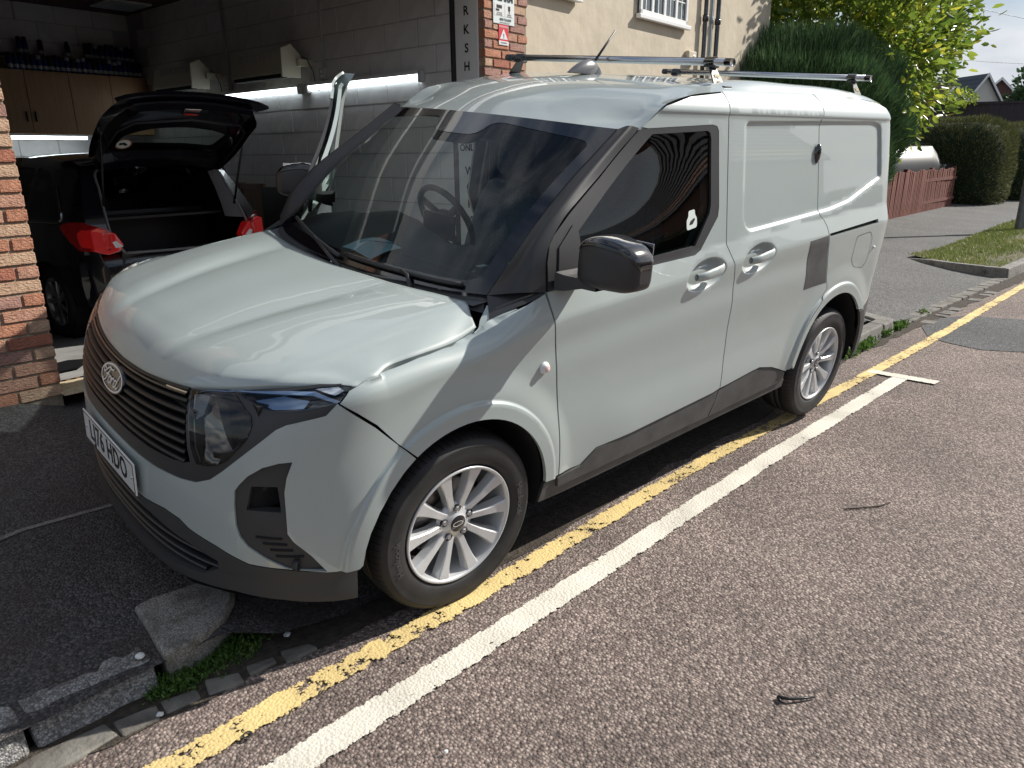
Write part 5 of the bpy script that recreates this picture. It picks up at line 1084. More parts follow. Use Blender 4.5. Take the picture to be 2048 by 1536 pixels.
box('plate', 3.628, 3.757, 2.895, 2.899, 2.432, 2.592, mat('sign_red', (.62,.03,.05), rough=.4), rs_); box('caption', 3.628, 3.757, 2.8935, 2.8955, 2.430, 2.462, M['white'], rs_); box('header', 3.632, 3.753, 2.8935, 2.8955, 2.566, 2.584, mat('sign_pink', (.66,.24,.26), rough=.4), rs_)
obj('triangle', [(3.640,2.8935,2.476),(3.745,2.8935,2.476),(3.692,2.8935,2.560)], [(0,1,2)], M['white'], rs_); pt('WARNING', 3.692, 2.446, .018, root=rs_, y=2.893); pt('!', 3.692, 2.50, .05, root=rs_, y=2.893, offset=.002)
# strip lights (lit)
M['tube'] = mat('lit_tube', (.9,.95,1), emit=(.86,.97,1.0,4.5))
def striplight(y0, y1, label):
    r = fempty('strip_light', label=label, cat='strip light', group='strip lights inside the garage')
    V = []; n = 7; 
    for y in (y0+.06, y1-.06):
        for a in np.linspace(-.2, math.pi*.72, n): V.append((3.365-.034*math.sin(a)-.002, y, 2.205-.034*math.cos(a)+.004))
    obj('diffuser', V, [(i, i+1, n+i+1, n+i) for i in range(n-1)], M['tube'], r)
    box('body', 3.330, 3.3785, y0+.02, y1-.02, 2.222, 2.255, M['white'], r)
    for a, b in ((y0, y0+.06), (y1-.06, y1)): box('end_cap', 3.318, 3.3785, a, b, 2.150, 2.255, mat('grey_cap', (.42,.42,.42), rough=.5) if 'grey_cap' not in bpy.data.materials else bpy.data.materials['grey_cap'], r, bevel=.02)
striplight(3.56, 5.36, 'long strip light nearest the garage opening, above the van bonnet'); striplight(5.44, 7.22, 'long strip light half hidden by the open tailgate'); striplight(7.3, 9.0, 'strip light deepest in the garage along the side wall')
sl2 = fempty('strip_light', label='strip light under the wooden wall cupboards at the back', cat='strip light', group='strip lights inside the garage'); box('diffuser', 1.0, 2.49, 8.99, 9.05, 1.745, 1.782, M['tube'], sl2); box('body', .98, 2.51, 8.98, 9.06, 1.783, 1.803, M['white'], sl2)
# heaters
def heater(y0, y1, z, label):
    r = fempty('heater', label=label, cat='heater', group='white wall heaters'); ivory = bpy.data.materials.get('ivory_enamel') or mat('ivory_enamel', (.62,.58,.46), rough=.4)
    MB().add([(3.02,y0,z-.09),(3.06,y0,z+.13),(3.22,y0,z+.15),(3.26,y0,z-.02),(3.12,y0,z-.13)]+[(3.02,y1,z-.09),(3.06,y1,z+.13),(3.22,y1,z+.15),(3.26,y1,z-.02),(3.12,y1,z-.13)], [(0,1,2,3,4),(9,8,7,6,5),(0,5,6,1),(1,6,7,2),(2,7,8,3),(3,8,9,4),(4,9,5,0)]).obj('casing', ivory, r, bevel=.006)
    MB().add([(3.018,y0-.02,z-.13),(3.03,y0-.02,z+.14),(3.15,y0-.02,z+.19),(3.27,y0-.02,z+.08),(3.24,y0-.02,z-.13)]+[(3.018,y0,z-.13),(3.03,y0,z+.14),(3.15,y0,z+.19),(3.27,y0,z+.08),(3.24,y0,z-.13)], [(0,1,2,3,4),(9,8,7,6,5),(0,5,6,1),(1,6,7,2),(2,7,8,3),(3,8,9,4),(4,9,5,0)]).obj('end_plate', ivory, r, bevel=.006)
    box('outlet', 3.03, 3.11, y0+.03, y1-.03, z-.135, z-.10, M['dark'], r); box('bracket', 3.20, 3.385, y0-.06, y0-.02, z-.02, z+.05, ivory, r, bevel=.004); 
    for k in range(8): box('louvre', 3.045, 3.05, y0+.10+k*.09, y0+.15+k*.09, z+.01, z+.12, M['blockjoint'], r)
heater(5.30, 6.25, 2.42, 'white wall heater above the strip lights, nearest the opening'); heater(7.15, 8.1, 2.42, 'white wall heater further back behind the open tailgate')
for y, lab in ((5.045, 'vertical white conduit with a grey switch by the near heater'), (6.90, 'vertical white conduit further back with a grey switch box')):
    r = fempty('conduit', label=lab, cat='conduit', group='conduits on the garage wall'); MB().tube([(3.365,y,3.34),(3.365,y,2.37)], .0125, 10).obj('pipe', mat('pvc_white', (.42,.42,.43), rough=.4) if 'pvc_white' not in bpy.data.materials else bpy.data.materials['pvc_white'], r, True)
    box('switch_box', 3.33, 3.379, y-.04, y+.05, 2.27, 2.38, bpy.data.materials['grey_cap'], r, bevel=.004); box('rocker', 3.325, 3.332, y-.015, y+.015, 2.33, 2.355, M['white'], r); box('rocker', 3.325, 3.332, y-.015, y+.015, 2.29, 2.31, M['white'], r)
    MB().tube([(3.36,y+.01,2.27),(3.35,y+.02,2.19),(3.35,y+.10,2.17),(3.35,y+.15,2.22),(3.33,y+.14,2.35),(3.31,y+.20,2.47),(3.28,y+.25,2.50)], .005, 6).obj('flex', M['ink'], r, True)
# wall cupboards and cans
M['beech'] = mat('beech_board', (.34,.19,.09), rough=.5, col2=(.29,.155,.07), nscale=6, stretch=(6,6,.6))
cb = fempty('wall_cupboard', label='row of beech wall cupboards on the back wall', cat='cupboard'); box('carcass', .0, 3.38, 9.04, 9.34, 1.81, 2.545, M['beech'], cb)
for k in range(7):
    x1_ = 3.375-k*.497+.012; box('cupboard_door', x1_-.49, x1_, 9.018, 9.036, 1.812, 2.540, M['beech'], cb, bevel=.001); box('pull', x1_-(.05 if k % 2 else .45), x1_-(.04 if k % 2 else .44), 8.99, 9.017, 1.95, 2.07, M['satin'], cb, bevel=.003)
canb = mat('can_blue', (.02,.04,.16), rough=.35, metal=.3); canw = mat('can_white', (.34,.36,.40), rough=.4); cank = mat('can_dark', (.015,.015,.02), rough=.4)
def can(x, y, z, h, mb_, mc, i, up):
    r = fempty('spray_can', label=('dark topped' if mc is cank else 'pale topped')+(' spray can in the upper row on the cupboards' if up else ' spray can in the lower row on the cupboards'), cat='spray can', group='spray cans on top of the cupboards')
    r.location = Matrix.Rotation(FZ, 4, 'Z') @ Vector((x, y, z)); MB().lathe([(0,0),(.031,0),(.032,.005),(.032,h*.72),(.028,h*.76)], 14).obj('tin', mb_, r, True); MB().lathe([(.027,h*.75),(.027,h*.96),(.022,h),(0,h)], 14).obj('cap', mc, r, True); MB().lathe([(.0325,.02),(.0325,.06)], 14).obj('band', canw, r, True)
cache_can = None
for i in range(25): can(1.80+i*.064, 9.10, 2.547, .17+.03*rng.random(), (canb, canb, canb, cank)[i % 4], (cank, canw)[int(rng.random() < .25)], i, False)
box('can_shelf', 1.6, 3.36, 9.14, 9.33, 2.72, 2.735, M['beech'], cb)
for x in (1.98,2.04,2.21,2.52,2.74,2.80,2.86,2.93,3.0,3.07,3.13,3.19,3.25,3.31): can(x, 9.22, 2.736, .18+.03*rng.random(), canb if rng.random() < .75 else cank, cank if rng.random() < .75 else canw, 0, True)
wb = fempty('workbench', label='dark workbench along the back wall', cat='workbench'); box('worktop', .0, 3.38, 8.75, 9.34, 1.02, 1.06, M['satin'], wb); box('cabinet', .0, 3.38, 8.80, 9.34, -.16, 1.02, M['beech'], wb)
# panelled doors leaning on the side wall
M['oak'] = mat('brown_wood', (.20,.105,.05), rough=.55, col2=(.14,.07,.035), nscale=5, stretch=(8,8,.5), bump=.15, bscale=30)
for k, (y0, y1, z1, x0) in enumerate(((6.95,7.28,1.22,3.22),(6.45,7.0,1.235,3.16),(5.95,6.50,1.23,3.10))):
    r = fempty('cupboard_door', label=('narrow brown wooden door furthest from the opening', 'middle brown panelled wooden door leaning on the block wall', 'brown panelled wooden door nearest the opening, leaning on the wall')[k], cat='wooden door', group='wooden doors leaning on the garage wall')
    box('leaf', x0, x0+.018, y0, y1, .0, z1, M['oak'], r, bevel=.003)
    for a, b, c, d in ((y0, y0+.07, .0, z1), (y1-.07, y1, .0, z1), (y0, y1, z1-.07, z1)): box('rail', x0-.014, x0+.001, a, b, c, d, M['oak'], r, bevel=.003)
tag(fac(box('dark_board', 3.02, 3.06, 5.2, 5.9, .05, 1.20, M['ink'])), 'tall dark board standing by the wooden doors behind the van mirror', 'board')
lc = fempty('ceiling_light', label='square recessed light panel in the garage ceiling', cat='ceiling light'); box('frame', 2.75, 3.25, 8.3, 8.9, 3.325, 3.345, M['white'], lc); box('diffuser', 2.78, 3.22, 8.33, 8.87, 3.318, 3.325, canw, lc)
# ================================================================== THE CREAM HOUSE
M['render_'] = mat('cream_render', (.54,.475,.37), rough=.95, noise=.08, nscale=2.0, bump=.9, bscale=6)
HS = fempty('house', label='cream rendered house with white casement windows behind the garage', cat='house')
box('wall', 4.04, 12.2, 4.0, 9.0, -.1, 5.6, M['render_'], HS)
obj('roof', [(3.8,3.6,5.55),(12.4,3.6,5.55),(12.4,6.5,7.7),(3.8,6.5,7.7),(3.8,9.4,5.55),(12.4,9.4,5.55)], [(0,1,2,3),(3,2,5,4),(0,3,4),(1,5,2)], mat('house_tiles', (.16,.07,.05), rough=.9, bump=.8, bscale=8, stretch=(1, 6, 6)), HS)
M['upvc'] = mat('white_upvc', (.78,.78,.77), rough=.35); M['pane'] = mat('window_pane', (.05,.07,.085), rough=.04, spec=.9); M['curtain'] = mat('net_curtain', (.30,.36,.40), rough=.9)
def housewin(x0, x1, z0, z1, cols, rows, root, yw=4.0):
    fr = box('window', x0, x1, yw-.03, yw+.0, z0, z1, M['pane'], root)
    for a, b, c, d in ((x0-.0, x0+.05, z0, z1), (x1-.05, x1, z0, z1), (x0, x1, z1-.05, z1), (x0, x1, z0, z0+.055)): box('frame', a, b, yw-.055, yw-.028, c, d, M['upvc'], fr, bevel=.003)
    for i in range(1, cols): 
        x = x0+(x1-x0)*i/cols; box('mullion', x-.030, x+.030, yw-.050, yw-.029, z0, z1, M['upvc'], fr, bevel=.003)
    for i in range(cols):
        xm = x0+(x1-x0)*(i+.5)/cols; box('glazing_bar', xm-.008, xm+.008, yw-.036, yw-.028, z0, z1, M['upvc'], fr)
    for j in range(1, rows): z = z0+(z1-z0)*j/rows; box('glazing_bar', x0, x1, yw-.035, yw-.028, z-.008, z+.008, M['upvc'], fr)
    box('sill', x0-.06, x1+.06, yw-.09, yw-.02, z0-.06, z0-.005, M['upvc'], fr, bevel=.008); return fr
housewin(7.72, 9.05, 3.30, 4.45, 4, 4, HS); housewin(5.0, 6.28, 3.30, 4.45, 4, 4, HS)
for x, m_, rr in ((9.60, M['gloss'], .034), (10.02, M['gloss'], .036), (9.80, M['curtain'], .018)):
    p_ = MB().tube([(x,3.94,5.6),(x,3.94,.2)], rr, 12).obj('downpipe', m_, HS, True)
    for z in (3.42, 4.4): MB().tube([(x,3.94,z),(x,3.94,z+.09)], rr+.012, 12).obj('pipe_collar', m_, p_, True)
box('alarm_box', 9.12, 9.38, 3.93, 4.0, 2.80, 2.98, M['render_'], HS, bevel=.02); MB().lathe([(0,.0),(.03,0),(.035,.01)], 16, Matrix.Translation((9.30,3.925,2.90)) @ Matrix.Rotation(-math.pi/2, 4, 'X')).obj('alarm_lamp', M['white'], HS, True)
# ================================================================== BLACK HATCHBACK IN THE GARAGE
CA = math.radians(2.0) + FZ
HB = empty('hatchback', (0, 0, 0), CA, label='black hatchback with its tailgate open, nose in, inside the garage', cat='car')
HB.location = Matrix.Rotation(FZ, 4, 'Z') @ Vector((1.40, 5.22, .055))
M['black'] = mat('black_car_paint', (.004,.005,.010), rough=.25, coat=1, coatr=.01); M['carglass'] = mat('dark_car_glass', (.01,.015,.016), rough=.03, spec=.9); M['redlamp'] = mat('tail_lamp_red', (.16,.004,.008), rough=.12, coat=1, emit=(.8,.01,.015,.02)); M['redbright'] = mat('tail_lamp_bright', (.45,.010,.012), rough=.2, coat=1, emit=(.9,.02,.02,.07)); M['silver'] = mat('hatch_wheel_silver', (.42,.42,.43), rough=.3, metal=.7)
CW = spl([.15,.3,.5,.7,.85,.95,1.1,1.3,1.42,1.47], [.80,.845,.862,.868,.862,.835,.775,.690,.630,.56]); CY = spl([-.72,-.66,-.5,-.2,.3,1.5,2.4,3.0,3.3], [-.24,-.13,-.055,-.015,0,0,-.02,-.10,-.2])
def csurf(sg): return lambda Y, z: np.stack([sg*(CW(z)+CY(Y)*(1+.3*sst(1.0,1.4,z))), Y+0*z, z+0*Y], -1)
def warc(cy, a0, a1, r=.345, n=18): return [(cy+r*math.cos(math.radians(a)), .31+r*math.sin(math.radians(a))) for a in np.linspace(a0, a1, n)]
for sg in (-1, 1):
    out = [(-.70,.42),(-.70,.62),(-.66,.86),(-.62,.95),(-.55,1.05),(-.44,1.22),(-.34,1.40),(-.10,1.44),(.4,1.465),(1.0,1.47),(1.5,1.42),(1.9,1.22),(2.25,1.02),(2.9,.90),(3.2,.75),(3.25,.4),(2.9,.22)] + warc(2.51, 0, 180) + [(2.15,.20),(.36,.20)] + warc(0, 0, 180) + [(-.36,.30)]
    win1 = rounded([(-.28,.99),(-.05,1.26),(.10,1.36),(.32,1.385),(.34,.975)], .03); win2 = rounded([(.40,.97),(.38,1.385),(1.0,1.39),(1.35,1.33),(1.60,1.16),(1.72,.97)], .03)
    sp_ = panel('body_side', out, csurf(sg), M['black'], HB, holes=[win1, win2], step=.05, flange=.02, flip=sg == -1)
    for w__ in (win1, win2):
        panel('side_window', w__, csurf(sg), M['carglass'], sp_, off=-.01, flange=0, step=.08, flip=sg == -1)
    ch = [(-.36,.985),(-.25,.965),(.3,.955),(1.0,.952),(1.72,.955)]; MB().tube([csurf(sg)(np.array(float(a)), np.array(float(b)))+np.array([sg*.004,0,0]) for a, b in [(-.12,1.24),(-.26,1.08),(-.315,1.0),(-.27,.968)]+ch[2:]], .0065, 6).obj('window_trim', M['chrome'], sp_, True)
    tl = [(-.715,.93),(-.60,.985),(-.40,.975),(-.30,.945),(-.44,.86),(-.56,.77),(-.72,.76)]
    lamp = panel('tail_lamp', rounded(tl, .03), csurf(sg), M['redlamp'], HB, off=.008, flange=.03, step=.03, flip=sg == -1)
    panel('lamp_lens', rounded([(-.72,.90),(-.60,.93),(-.55,.90),(-.60,.80),(-.72,.78)], .02), csurf(sg), M['redbright'], lamp, off=.014, flange=.01, step=.03, flip=sg == -1)
    xs0 = sg*.735; zt = MB().add([(sg*.52,-.70,.80),(sg*.58,-.715,.895),(sg*.70,-.705,.945),(sg*.755,-.69,.93),(sg*.755,-.70,.77),(sg*.66,-.72,.735),(sg*.57,-.725,.755)]+[(sg*.52,-.62,.80),(sg*.58,-.62,.895),(sg*.70,-.62,.945),(sg*.755,-.62,.93),(sg*.755,-.62,.77),(sg*.66,-.62,.735),(sg*.54,-.62,.755)], [(0,1,2,3,4,5,6)]+[(i, 7+i, 7+(i+1) % 7, (i+1) % 7) for i in range(7)]).obj('lamp_inner_lens', M['redbright'], lamp, bevel=.008)
    MB().add([(sg*.54,-.728,.79),(sg*.59,-.728,.84),(sg*.62,-.728,.83),(sg*.60,-.728,.785)], [(0,1,2,3)]).obj('reverse_lens', M['white'], lamp)
    for cy in (0., 2.51):
        A_ = Matrix.Translation((sg*.835, cy, .31)) @ Matrix(((0,0,sg),(0,1,0),(-sg,0,0))).to_4x4() if 0 else Matrix.Translation((sg*.835, cy, .31)) @ Matrix.Rotation(sg*math.pi/2, 4, 'Y')
        wt = MB().lathe([(.20,-.01),(.215,.004),(.26,.010),(.295,.0),(.308,-.03),(.310,-.09),(.308,-.16),(.295,-.19),(.20,-.19)], 48).obj('wheel', M['rubber'], HB, True); wt.matrix_local = A_
        MB().lathe([(.200,-.012),(.206,.0),(.198,.003),(.190,-.004),(.186,-.06)], 48).obj('rim', M['silver'], wt, True); MB().lathe([(0,-.06),(.19,-.06)], 30).obj('wheel_well', M['dark'], wt)
        for k in range(7):
            m_ = Matrix.Rotation(2*math.pi*k/7, 4, 'Z'); MB().add([(.02,-.02,-.018),(.10,-.03,-.006),(.193,-.050,-.004),(.193,-.012,-.004),(.10,.006,-.006),(.03,.012,-.018),(.02,-.02,-.04),(.193,-.050,-.03),(.193,-.012,-.03)], [(0,1,2,3,4,5),(0,6,7,2,1),(5,4,3,8,6,0)], m_).obj('spoke', M['silver'], wt, bevel=.004)
        MB().lathe([(0,-.008),(.035,-.010),(.045,-.02)], 20).obj('hub_cap', M['silver'], wt, True)
        MB().lathe([(.352,-.21),(.352,.0)], 40, Matrix.Identity(4)).obj('arch_liner', M['dark'], wt)
# roof, boot opening, bumper
gridmesh('car_roof', [[(x*(CW(z_)+CY(Y)*1.3), Y, z_+.045*(1-x*x)) for x in np.linspace(-1, 1, 13)] for Y, z_ in ((-.40,1.40),(-.1,1.44),(.4,1.462),(1.0,1.468),(1.45,1.43))], M['black'], HB)
gridmesh('windscreen', [[(x*(CW(z_)-.02), Y, z_+.04*(1-x*x)) for x in np.linspace(-1, 1, 9)] for Y, z_ in ((1.47,1.42),(1.9,1.2),(2.25,1.0))], M['carglass'], HB); gridmesh('car_bonnet', [[(x*(.74), Y, z_+.03*(1-x*x)) for x in np.linspace(-1, 1, 9)] for Y, z_ in ((2.25,.99),(2.8,.93),(3.15,.80),(3.24,.4))], M['black'], HB)
B_ = []
for z, y, wd in ((.24,-.60,.70),(.34,-.705,.80),(.50,-.74,.83),(.62,-.745,.83),(.70,-.74,.82),(.725,-.70,.80),(.725,-.60,.80)): B_.append([(x*wd, y+.17*abs(x)**3.2, z) for x in np.linspace(-1, 1, 25)])
gridmesh('rear_bumper', B_[::-1], M['black'], HB)
ring = [(-.52,-.70,.735),(-.60,-.69,.86),(-.60,-.66,.94),(-.585,-.60,1.05),(-.555,-.50,1.22),(-.52,-.41,1.36),(-.42,-.385,1.405),(0,-.37,1.425),(.42,-.385,1.405),(.52,-.41,1.36),(.555,-.50,1.22),(.585,-.60,1.05),(.60,-.66,.94),(.60,-.69,.86),(.52,-.70,.735),(0,-.715,.725),(-.52,-.70,.735)]
MB().tube(crspline(np.array(ring), 80), .011, 8).obj('boot_seal', mat('grey_seal', (.16,.16,.165), rough=.5), HB, True)
side_fill = []
for sg in (-1, 1):
    a = [(sg*.61,-.70,.735),(sg*.62,-.68,.94),(sg*.60,-.60,1.06),(sg*.565,-.50,1.23),(sg*.53,-.40,1.38)]; b = [(sg*.80,-.62,.74),(sg*.745,-.62,.95),(sg*.725,-.55,1.06),(sg*.67,-.46,1.22),(sg*.60,-.34,1.395)]
    gridmesh('boot_surround', [a, b] if sg == 1 else [b, a], M['black'], HB)
    gridmesh('boot_side_trim', [[(sg*.60,-.66,.94),(sg*.585,-.60,1.05),(sg*.555,-.50,1.22),(sg*.52,-.41,1.36)],[(sg*.56,-.40,.94),(sg*.55,-.38,1.05),(sg*.53,-.34,1.2),(sg*.50,-.30,1.34)]], mat('pale_pillar_trim', (.30,.30,.33), rough=.7) if sg == 1 else M['ink'], HB)
gridmesh('boot_header', [[(x*.53,-.395,1.395+.025*(1-x*x)) for x in np.linspace(-1,1,9)],[(x*.60,-.33,1.415+.05*(1-x*x)) for x in np.linspace(-1,1,9)]], M['black'], HB)
box('boot_floor', -.55, .55, -.66, .2, .58, .60, M['dark'], HB); box('seat_back', -.60, .60, .02, .10, .60, 1.02, M['ink'], HB); box('rear_shelf', -.56, .56, -.36, .05, .97, .99, M['ink'], HB); box('boot_sill', -.55, .55, -.70, -.62, .60, .735, M['ink'], HB)
box('car_floor', -.7, .7, -.6, 3.1, .18, .24, M['dark'], HB)
for x in (-.35, .35): box('front_seat', x-.24, x+.24, 1.0, 1.12, .5, 1.12, M['ink'], HB, bevel=.05); box('headrest', x-.12, x+.12, 1.0, 1.1, 1.16, 1.32, M['ink'], HB, bevel=.04)
# tailgate raised on its hinge
TG = bpy.data.objects.new('tailgate', None); link(TG, HB); TG.empty_display_size = .1
tgm = Matrix.Translation((0, -.40, 1.455)) @ Matrix.Rotation(math.radians(180-34), 4, 'X') @ Matrix.Diagonal((.88, .86, 1, 1))   # local y runs out along the raised gate, local z up out of its inner face
HWG = spl([0,.12,.35,.55,.70,.86,.95], [.60,.63,.66,.665,.655,.62,.55])
def gsurf(x, v): return np.stack([x+0*v, v+0*x, .07*(np.abs(x)/.66)**2.2 + .10*((v-.45)/.5)**2*0 + .05*sst(.55,.95,v)], -1)
gout = [(float(HWG(v)), v) for v in np.linspace(0, .95, 14)]; gout = gout + [(-x, v) for x, v in gout[::-1]]
ghole = rounded([(.50,.16),(.575,.40),(.54,.53),(.30,.60),(0,.62),(-.30,.60),(-.54,.53),(-.575,.40),(-.50,.16),(0,.14)], .05)
def gobj(o): 
    o.matrix_local = tgm; return o
gp = gobj(panel('tailgate_inner', gout, gsurf, M['black'], TG, holes=[ghole], step=.05, flange=-.07)); gobj(panel('tailgate_outer', [(x*1.01, v) for x, v in gout], gsurf, M['black'], TG, holes=[ghole], step=.05, off=-.07, flange=0))
gobj(panel('rear_window', ghole, gsurf, glassmat('rear_window_glass', (.62,.70,.66)), TG, off=-.03, flange=0, step=.08))
gobj(box('latch', -.08, .08, .80, .90, .06, .085, M['chrome'], TG, bevel=.01)); gobj(MB().tube([(-.60,.02,.09),(-.62,.3,.10),(-.60,.62,.12),(-.5,.75,.13),(0,.80,.12),(.5,.75,.13),(.60,.62,.12),(.62,.3,.10),(.60,.02,.09)], .012, 8).obj('tailgate_trim', M['ink'], TG, True))
gobj(panel('spoiler_lip', [(-.62,.90),(.62,.90),(.70,.99),(.60,1.01),(-.60,1.01),(-.70,.99)], gsurf, M['black'], TG, off=-.02, flange=.03, step=.06))
sk = MB().lathe([(0,.0),(.062,0)], 32, Matrix.Translation((-.44,.33,.062))).obj('sticker', mat('sticker_white', (.62,.68,.66), rough=.6), TG); gobj(sk); s2_ = MB().lathe([(.062,.001),(.075,.001)], 32, Matrix.Translation((-.44,.33,.062))).obj('sticker_ring', mat('sticker_rust', (.25,.09,.06), rough=.6), TG); gobj(s2_)
ck = MB(); ck.lathe([(0,.003),(.018,.003)], 14, Matrix.Translation((-.465,.335,.062))); ck.add([(-.46,.345,.065),(-.42,.305,.065),(-.40,.325,.065),(-.44,.36,.065)], [(0,1,2,3)]); gobj(ck.obj('sticker_emblem', M['ink'], TG))
for sg in (-1, 1): MB().tube([(sg*.57,-.56,1.06),(sg*.60,-.80,1.68)], [.011,.007], 8).obj('gas_strut', M['ink'], HB, True)
# ================================================================== PLANTS, FENCES AND FAR HOUSES
def wood(name, c, c2=None): return mat(name, c, rough=.85, col2=c2 or tuple(v*.6 for v in c), nscale=4, stretch=(9, 9, .7), bump=.4, bscale=30)
M['picket'] = wood('red_brown_stain', (.17,.050,.034), (.10,.030,.022)); M['picket2'] = wood('faded_red_stain', (.24,.085,.060), (.13,.045,.033))
PF = empty('picket_fence', label='low fence of upright red brown slats along the footway behind the van', cat='fence')
n_ = 62
slat = []
for m__ in (M['picket'], M['picket2']):
    for v_ in range(2):
        b = MB(); h = .97+.015*v_; b.add([(-.036,-.009,0),(.036,-.009,0),(.036,.009,0),(-.036,.009,0),(-.036,-.009,h-.012),(.036,-.009,h),(.036,.009,h),(-.036,.009,h-.012)], [(3,2,1,0),(4,5,6,7),(0,1,5,4),(1,2,6,5),(2,3,7,6),(3,0,4,7)])
        o = b.obj('slat', m__, None); bpy.data.objects.remove(o) if False else None; slat.append(o.data); COL.objects.unlink(o); bpy.data.objects.remove(o)
for k in range(n_):
    t = k/(n_-1); x = 14.2+(20.4-14.2)*t; y = 3.06+.075*t; o = bpy.data.objects.new('slat', slat[int(rng.integers(4))]); link(o, PF); o.location = (x, y, .14+.02*math.sin(k*.7)); o.rotation_euler = (float(rng.normal(0, .006)), float(rng.normal(0, .012)), .012)
for z in (.35, .85): box('rail', 14.1, 20.45, 3.095, 3.135, z, z+.07, M['picket'], PF).rotation_euler = (0, 0, .0)
for k, x in enumerate((14.3, 16.3, 18.3, 20.35)): box('fence_post', x-.05, x+.05, 3.13, 3.22, .0, 1.16, M['picket'], PF, bevel=.006)
# conifer: dense upswept sprays over a rounded body
M['conifer'] = leafmat('conifer_sprays', (.045,.095,.042), (.085,.165,.060), rough=.6, trans=.2, c3=(.13,.22,.07)); M['bark'] = mat('bark', (.10,.075,.05), rough=1, bump=.8, bscale=30)
def blob_points(c, r, n, seed, power=2.4, noise=.10, inner=.25, freq=2.5):
    g = np.random.default_rng(seed); d = g.normal(0, 1, (n, 3)); d /= np.linalg.norm(d, axis=1, keepdims=True)
    q = (np.abs(d[:, 0])**power+np.abs(d[:, 1])**power+np.abs(d[:, 2])**power)**(-1/power)
    wob = 1+noise*(np.sin(d[:, 0]*freq*2+seed)*np.cos(d[:, 1]*freq*3.1)+.7*np.sin(d[:, 2]*freq*4.3+d[:, 0]*5))
    rad = q*wob*(1-inner*g.random(n)**2.2); return np.asarray(c)+d*rad[:, None]*np.asarray(r), d
def sprays(name, P, D, L_, w_, m, parent, seed=0, up=1.1):
    r = np.random.default_rng(seed); n = len(P); d = D*.75+r.normal(0, .28, (n, 3)); d[:, 2] += up*.6; d /= np.linalg.norm(d, axis=1, keepdims=True); q = r.normal(0, 1, (n, 3)); s = np.cross(d, q); s /= np.linalg.norm(s, axis=1, keepdims=True); l = L_*r.uniform(.5, 1.4, n)[:, None]
    bend = np.zeros((n, 3)); bend[:, 2] = .25
    V = np.empty((4*n, 3)); V[0::4] = P; V[1::4] = P+d*l*.5+s*w_; V[2::4] = P+(d+bend)*l; V[3::4] = P+d*l*.5-s*w_
    me = bpy.data.meshes.new(name); me.vertices.add(4*n); me.vertices.foreach_set('co', V.ravel()); me.loops.add(4*n); me.loops.foreach_set('vertex_index', np.arange(4*n)); me.polygons.add(n); me.polygons.foreach_set('loop_start', np.arange(0, 4*n, 4)); me.polygons.foreach_set('loop_total', np.full(n, 4)); me.update(); me.validate(); me.materials.append(m)
    o = bpy.data.objects.new(name, me); return link(o, parent)
def core(name, c, r, m, parent, power=2.4):
    u = np.linspace(0, 2*np.pi, 25); v = np.linspace(-np.pi/2, np.pi/2, 15); P = []
    for b in v:
        ring = []
        for a in u: d = np.array([np.cos(b)*np.cos(a), np.cos(b)*np.sin(a), np.sin(b)]); q = (np.abs(d)**power).sum()**(-1/power); ring.append(np.asarray(c)+d*q*np.asarray(r))
        P.append(ring)
    return gridmesh(name, P, m, parent)
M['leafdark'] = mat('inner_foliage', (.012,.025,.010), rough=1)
CF = empty('conifer', (12.55,4.05,.2), label='big dense dark green conifer overhanging the fence', cat='tree'); inv = Vector((-12.55,-4.05,-.2))
def loc_(P, o): return np.asarray(P)-np.array(o.location)
cc, cr = (12.75,4.35,1.95), (1.85,1.85,1.52)
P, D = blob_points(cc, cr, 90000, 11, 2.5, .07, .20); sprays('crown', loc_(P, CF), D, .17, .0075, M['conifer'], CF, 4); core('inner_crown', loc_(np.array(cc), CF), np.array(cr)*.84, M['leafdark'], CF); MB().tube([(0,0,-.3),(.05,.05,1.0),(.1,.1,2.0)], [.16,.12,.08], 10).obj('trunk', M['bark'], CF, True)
# broad-leaved tree behind
M['bay'] = leafmat('yellow_green_leaves', (.09,.16,.025), (.28,.36,.05), rough=.32, trans=.5, c3=(.60,.56,.07))
BT = empty('broadleaf_tree', (15.6,5.6,.2), label='yellow green large leaved tree rising behind the conifer', cat='tree')
limbs = MB(); P_all = []; D_all = []
gg = np.random.default_rng(21)
base = np.array([0, 0, 0.]); ctr = np.array([-.3,.1,3.9])
for k in range(16):
    a = gg.uniform(0, 2*np.pi); e = gg.uniform(.15, 1.3); tip = ctr+np.array([np.cos(a)*np.cos(e)*2.9, np.sin(a)*np.cos(e)*2.9, np.sin(e)*2.2-.6]); mid = (base+tip)/2+np.array([0, 0, .8])
    limbs.tube([tuple(base+np.array([0,0,1.2])), tuple(mid), tuple(tip)], [.06,.035,.012], 6)
limbs.tube([(0,0,-.3),(0,0,1.4),(-.1,.05,2.6)], [.16,.13,.08], 10); limbs.obj('trunk', M['bark'], BT, True)
def clumps(c, r, nc, per, size, seed, cs=.42):
    g = np.random.default_rng(seed); P, D = blob_points(c, r, nc, seed, 2.1, .09, .55); out = []; od = []
    for p, d in zip(P, D): m__ = int(per*g.uniform(.6, 1.4)); q = g.normal(0, cs*.5, (m__, 3)); out.append(p+q); od.append(np.repeat((d+np.array([0, 0, .2]))[None], m__, 0))
    return np.concatenate(out), np.concatenate(od)
P, D = clumps((15.35,5.35,3.95), (2.75,2.75,2.35), 620, 40, .2, 31); leaves('crown', loc_(P, BT), .19, M['bay'], BT, 2, asp=.46, out=D, droop=.15)
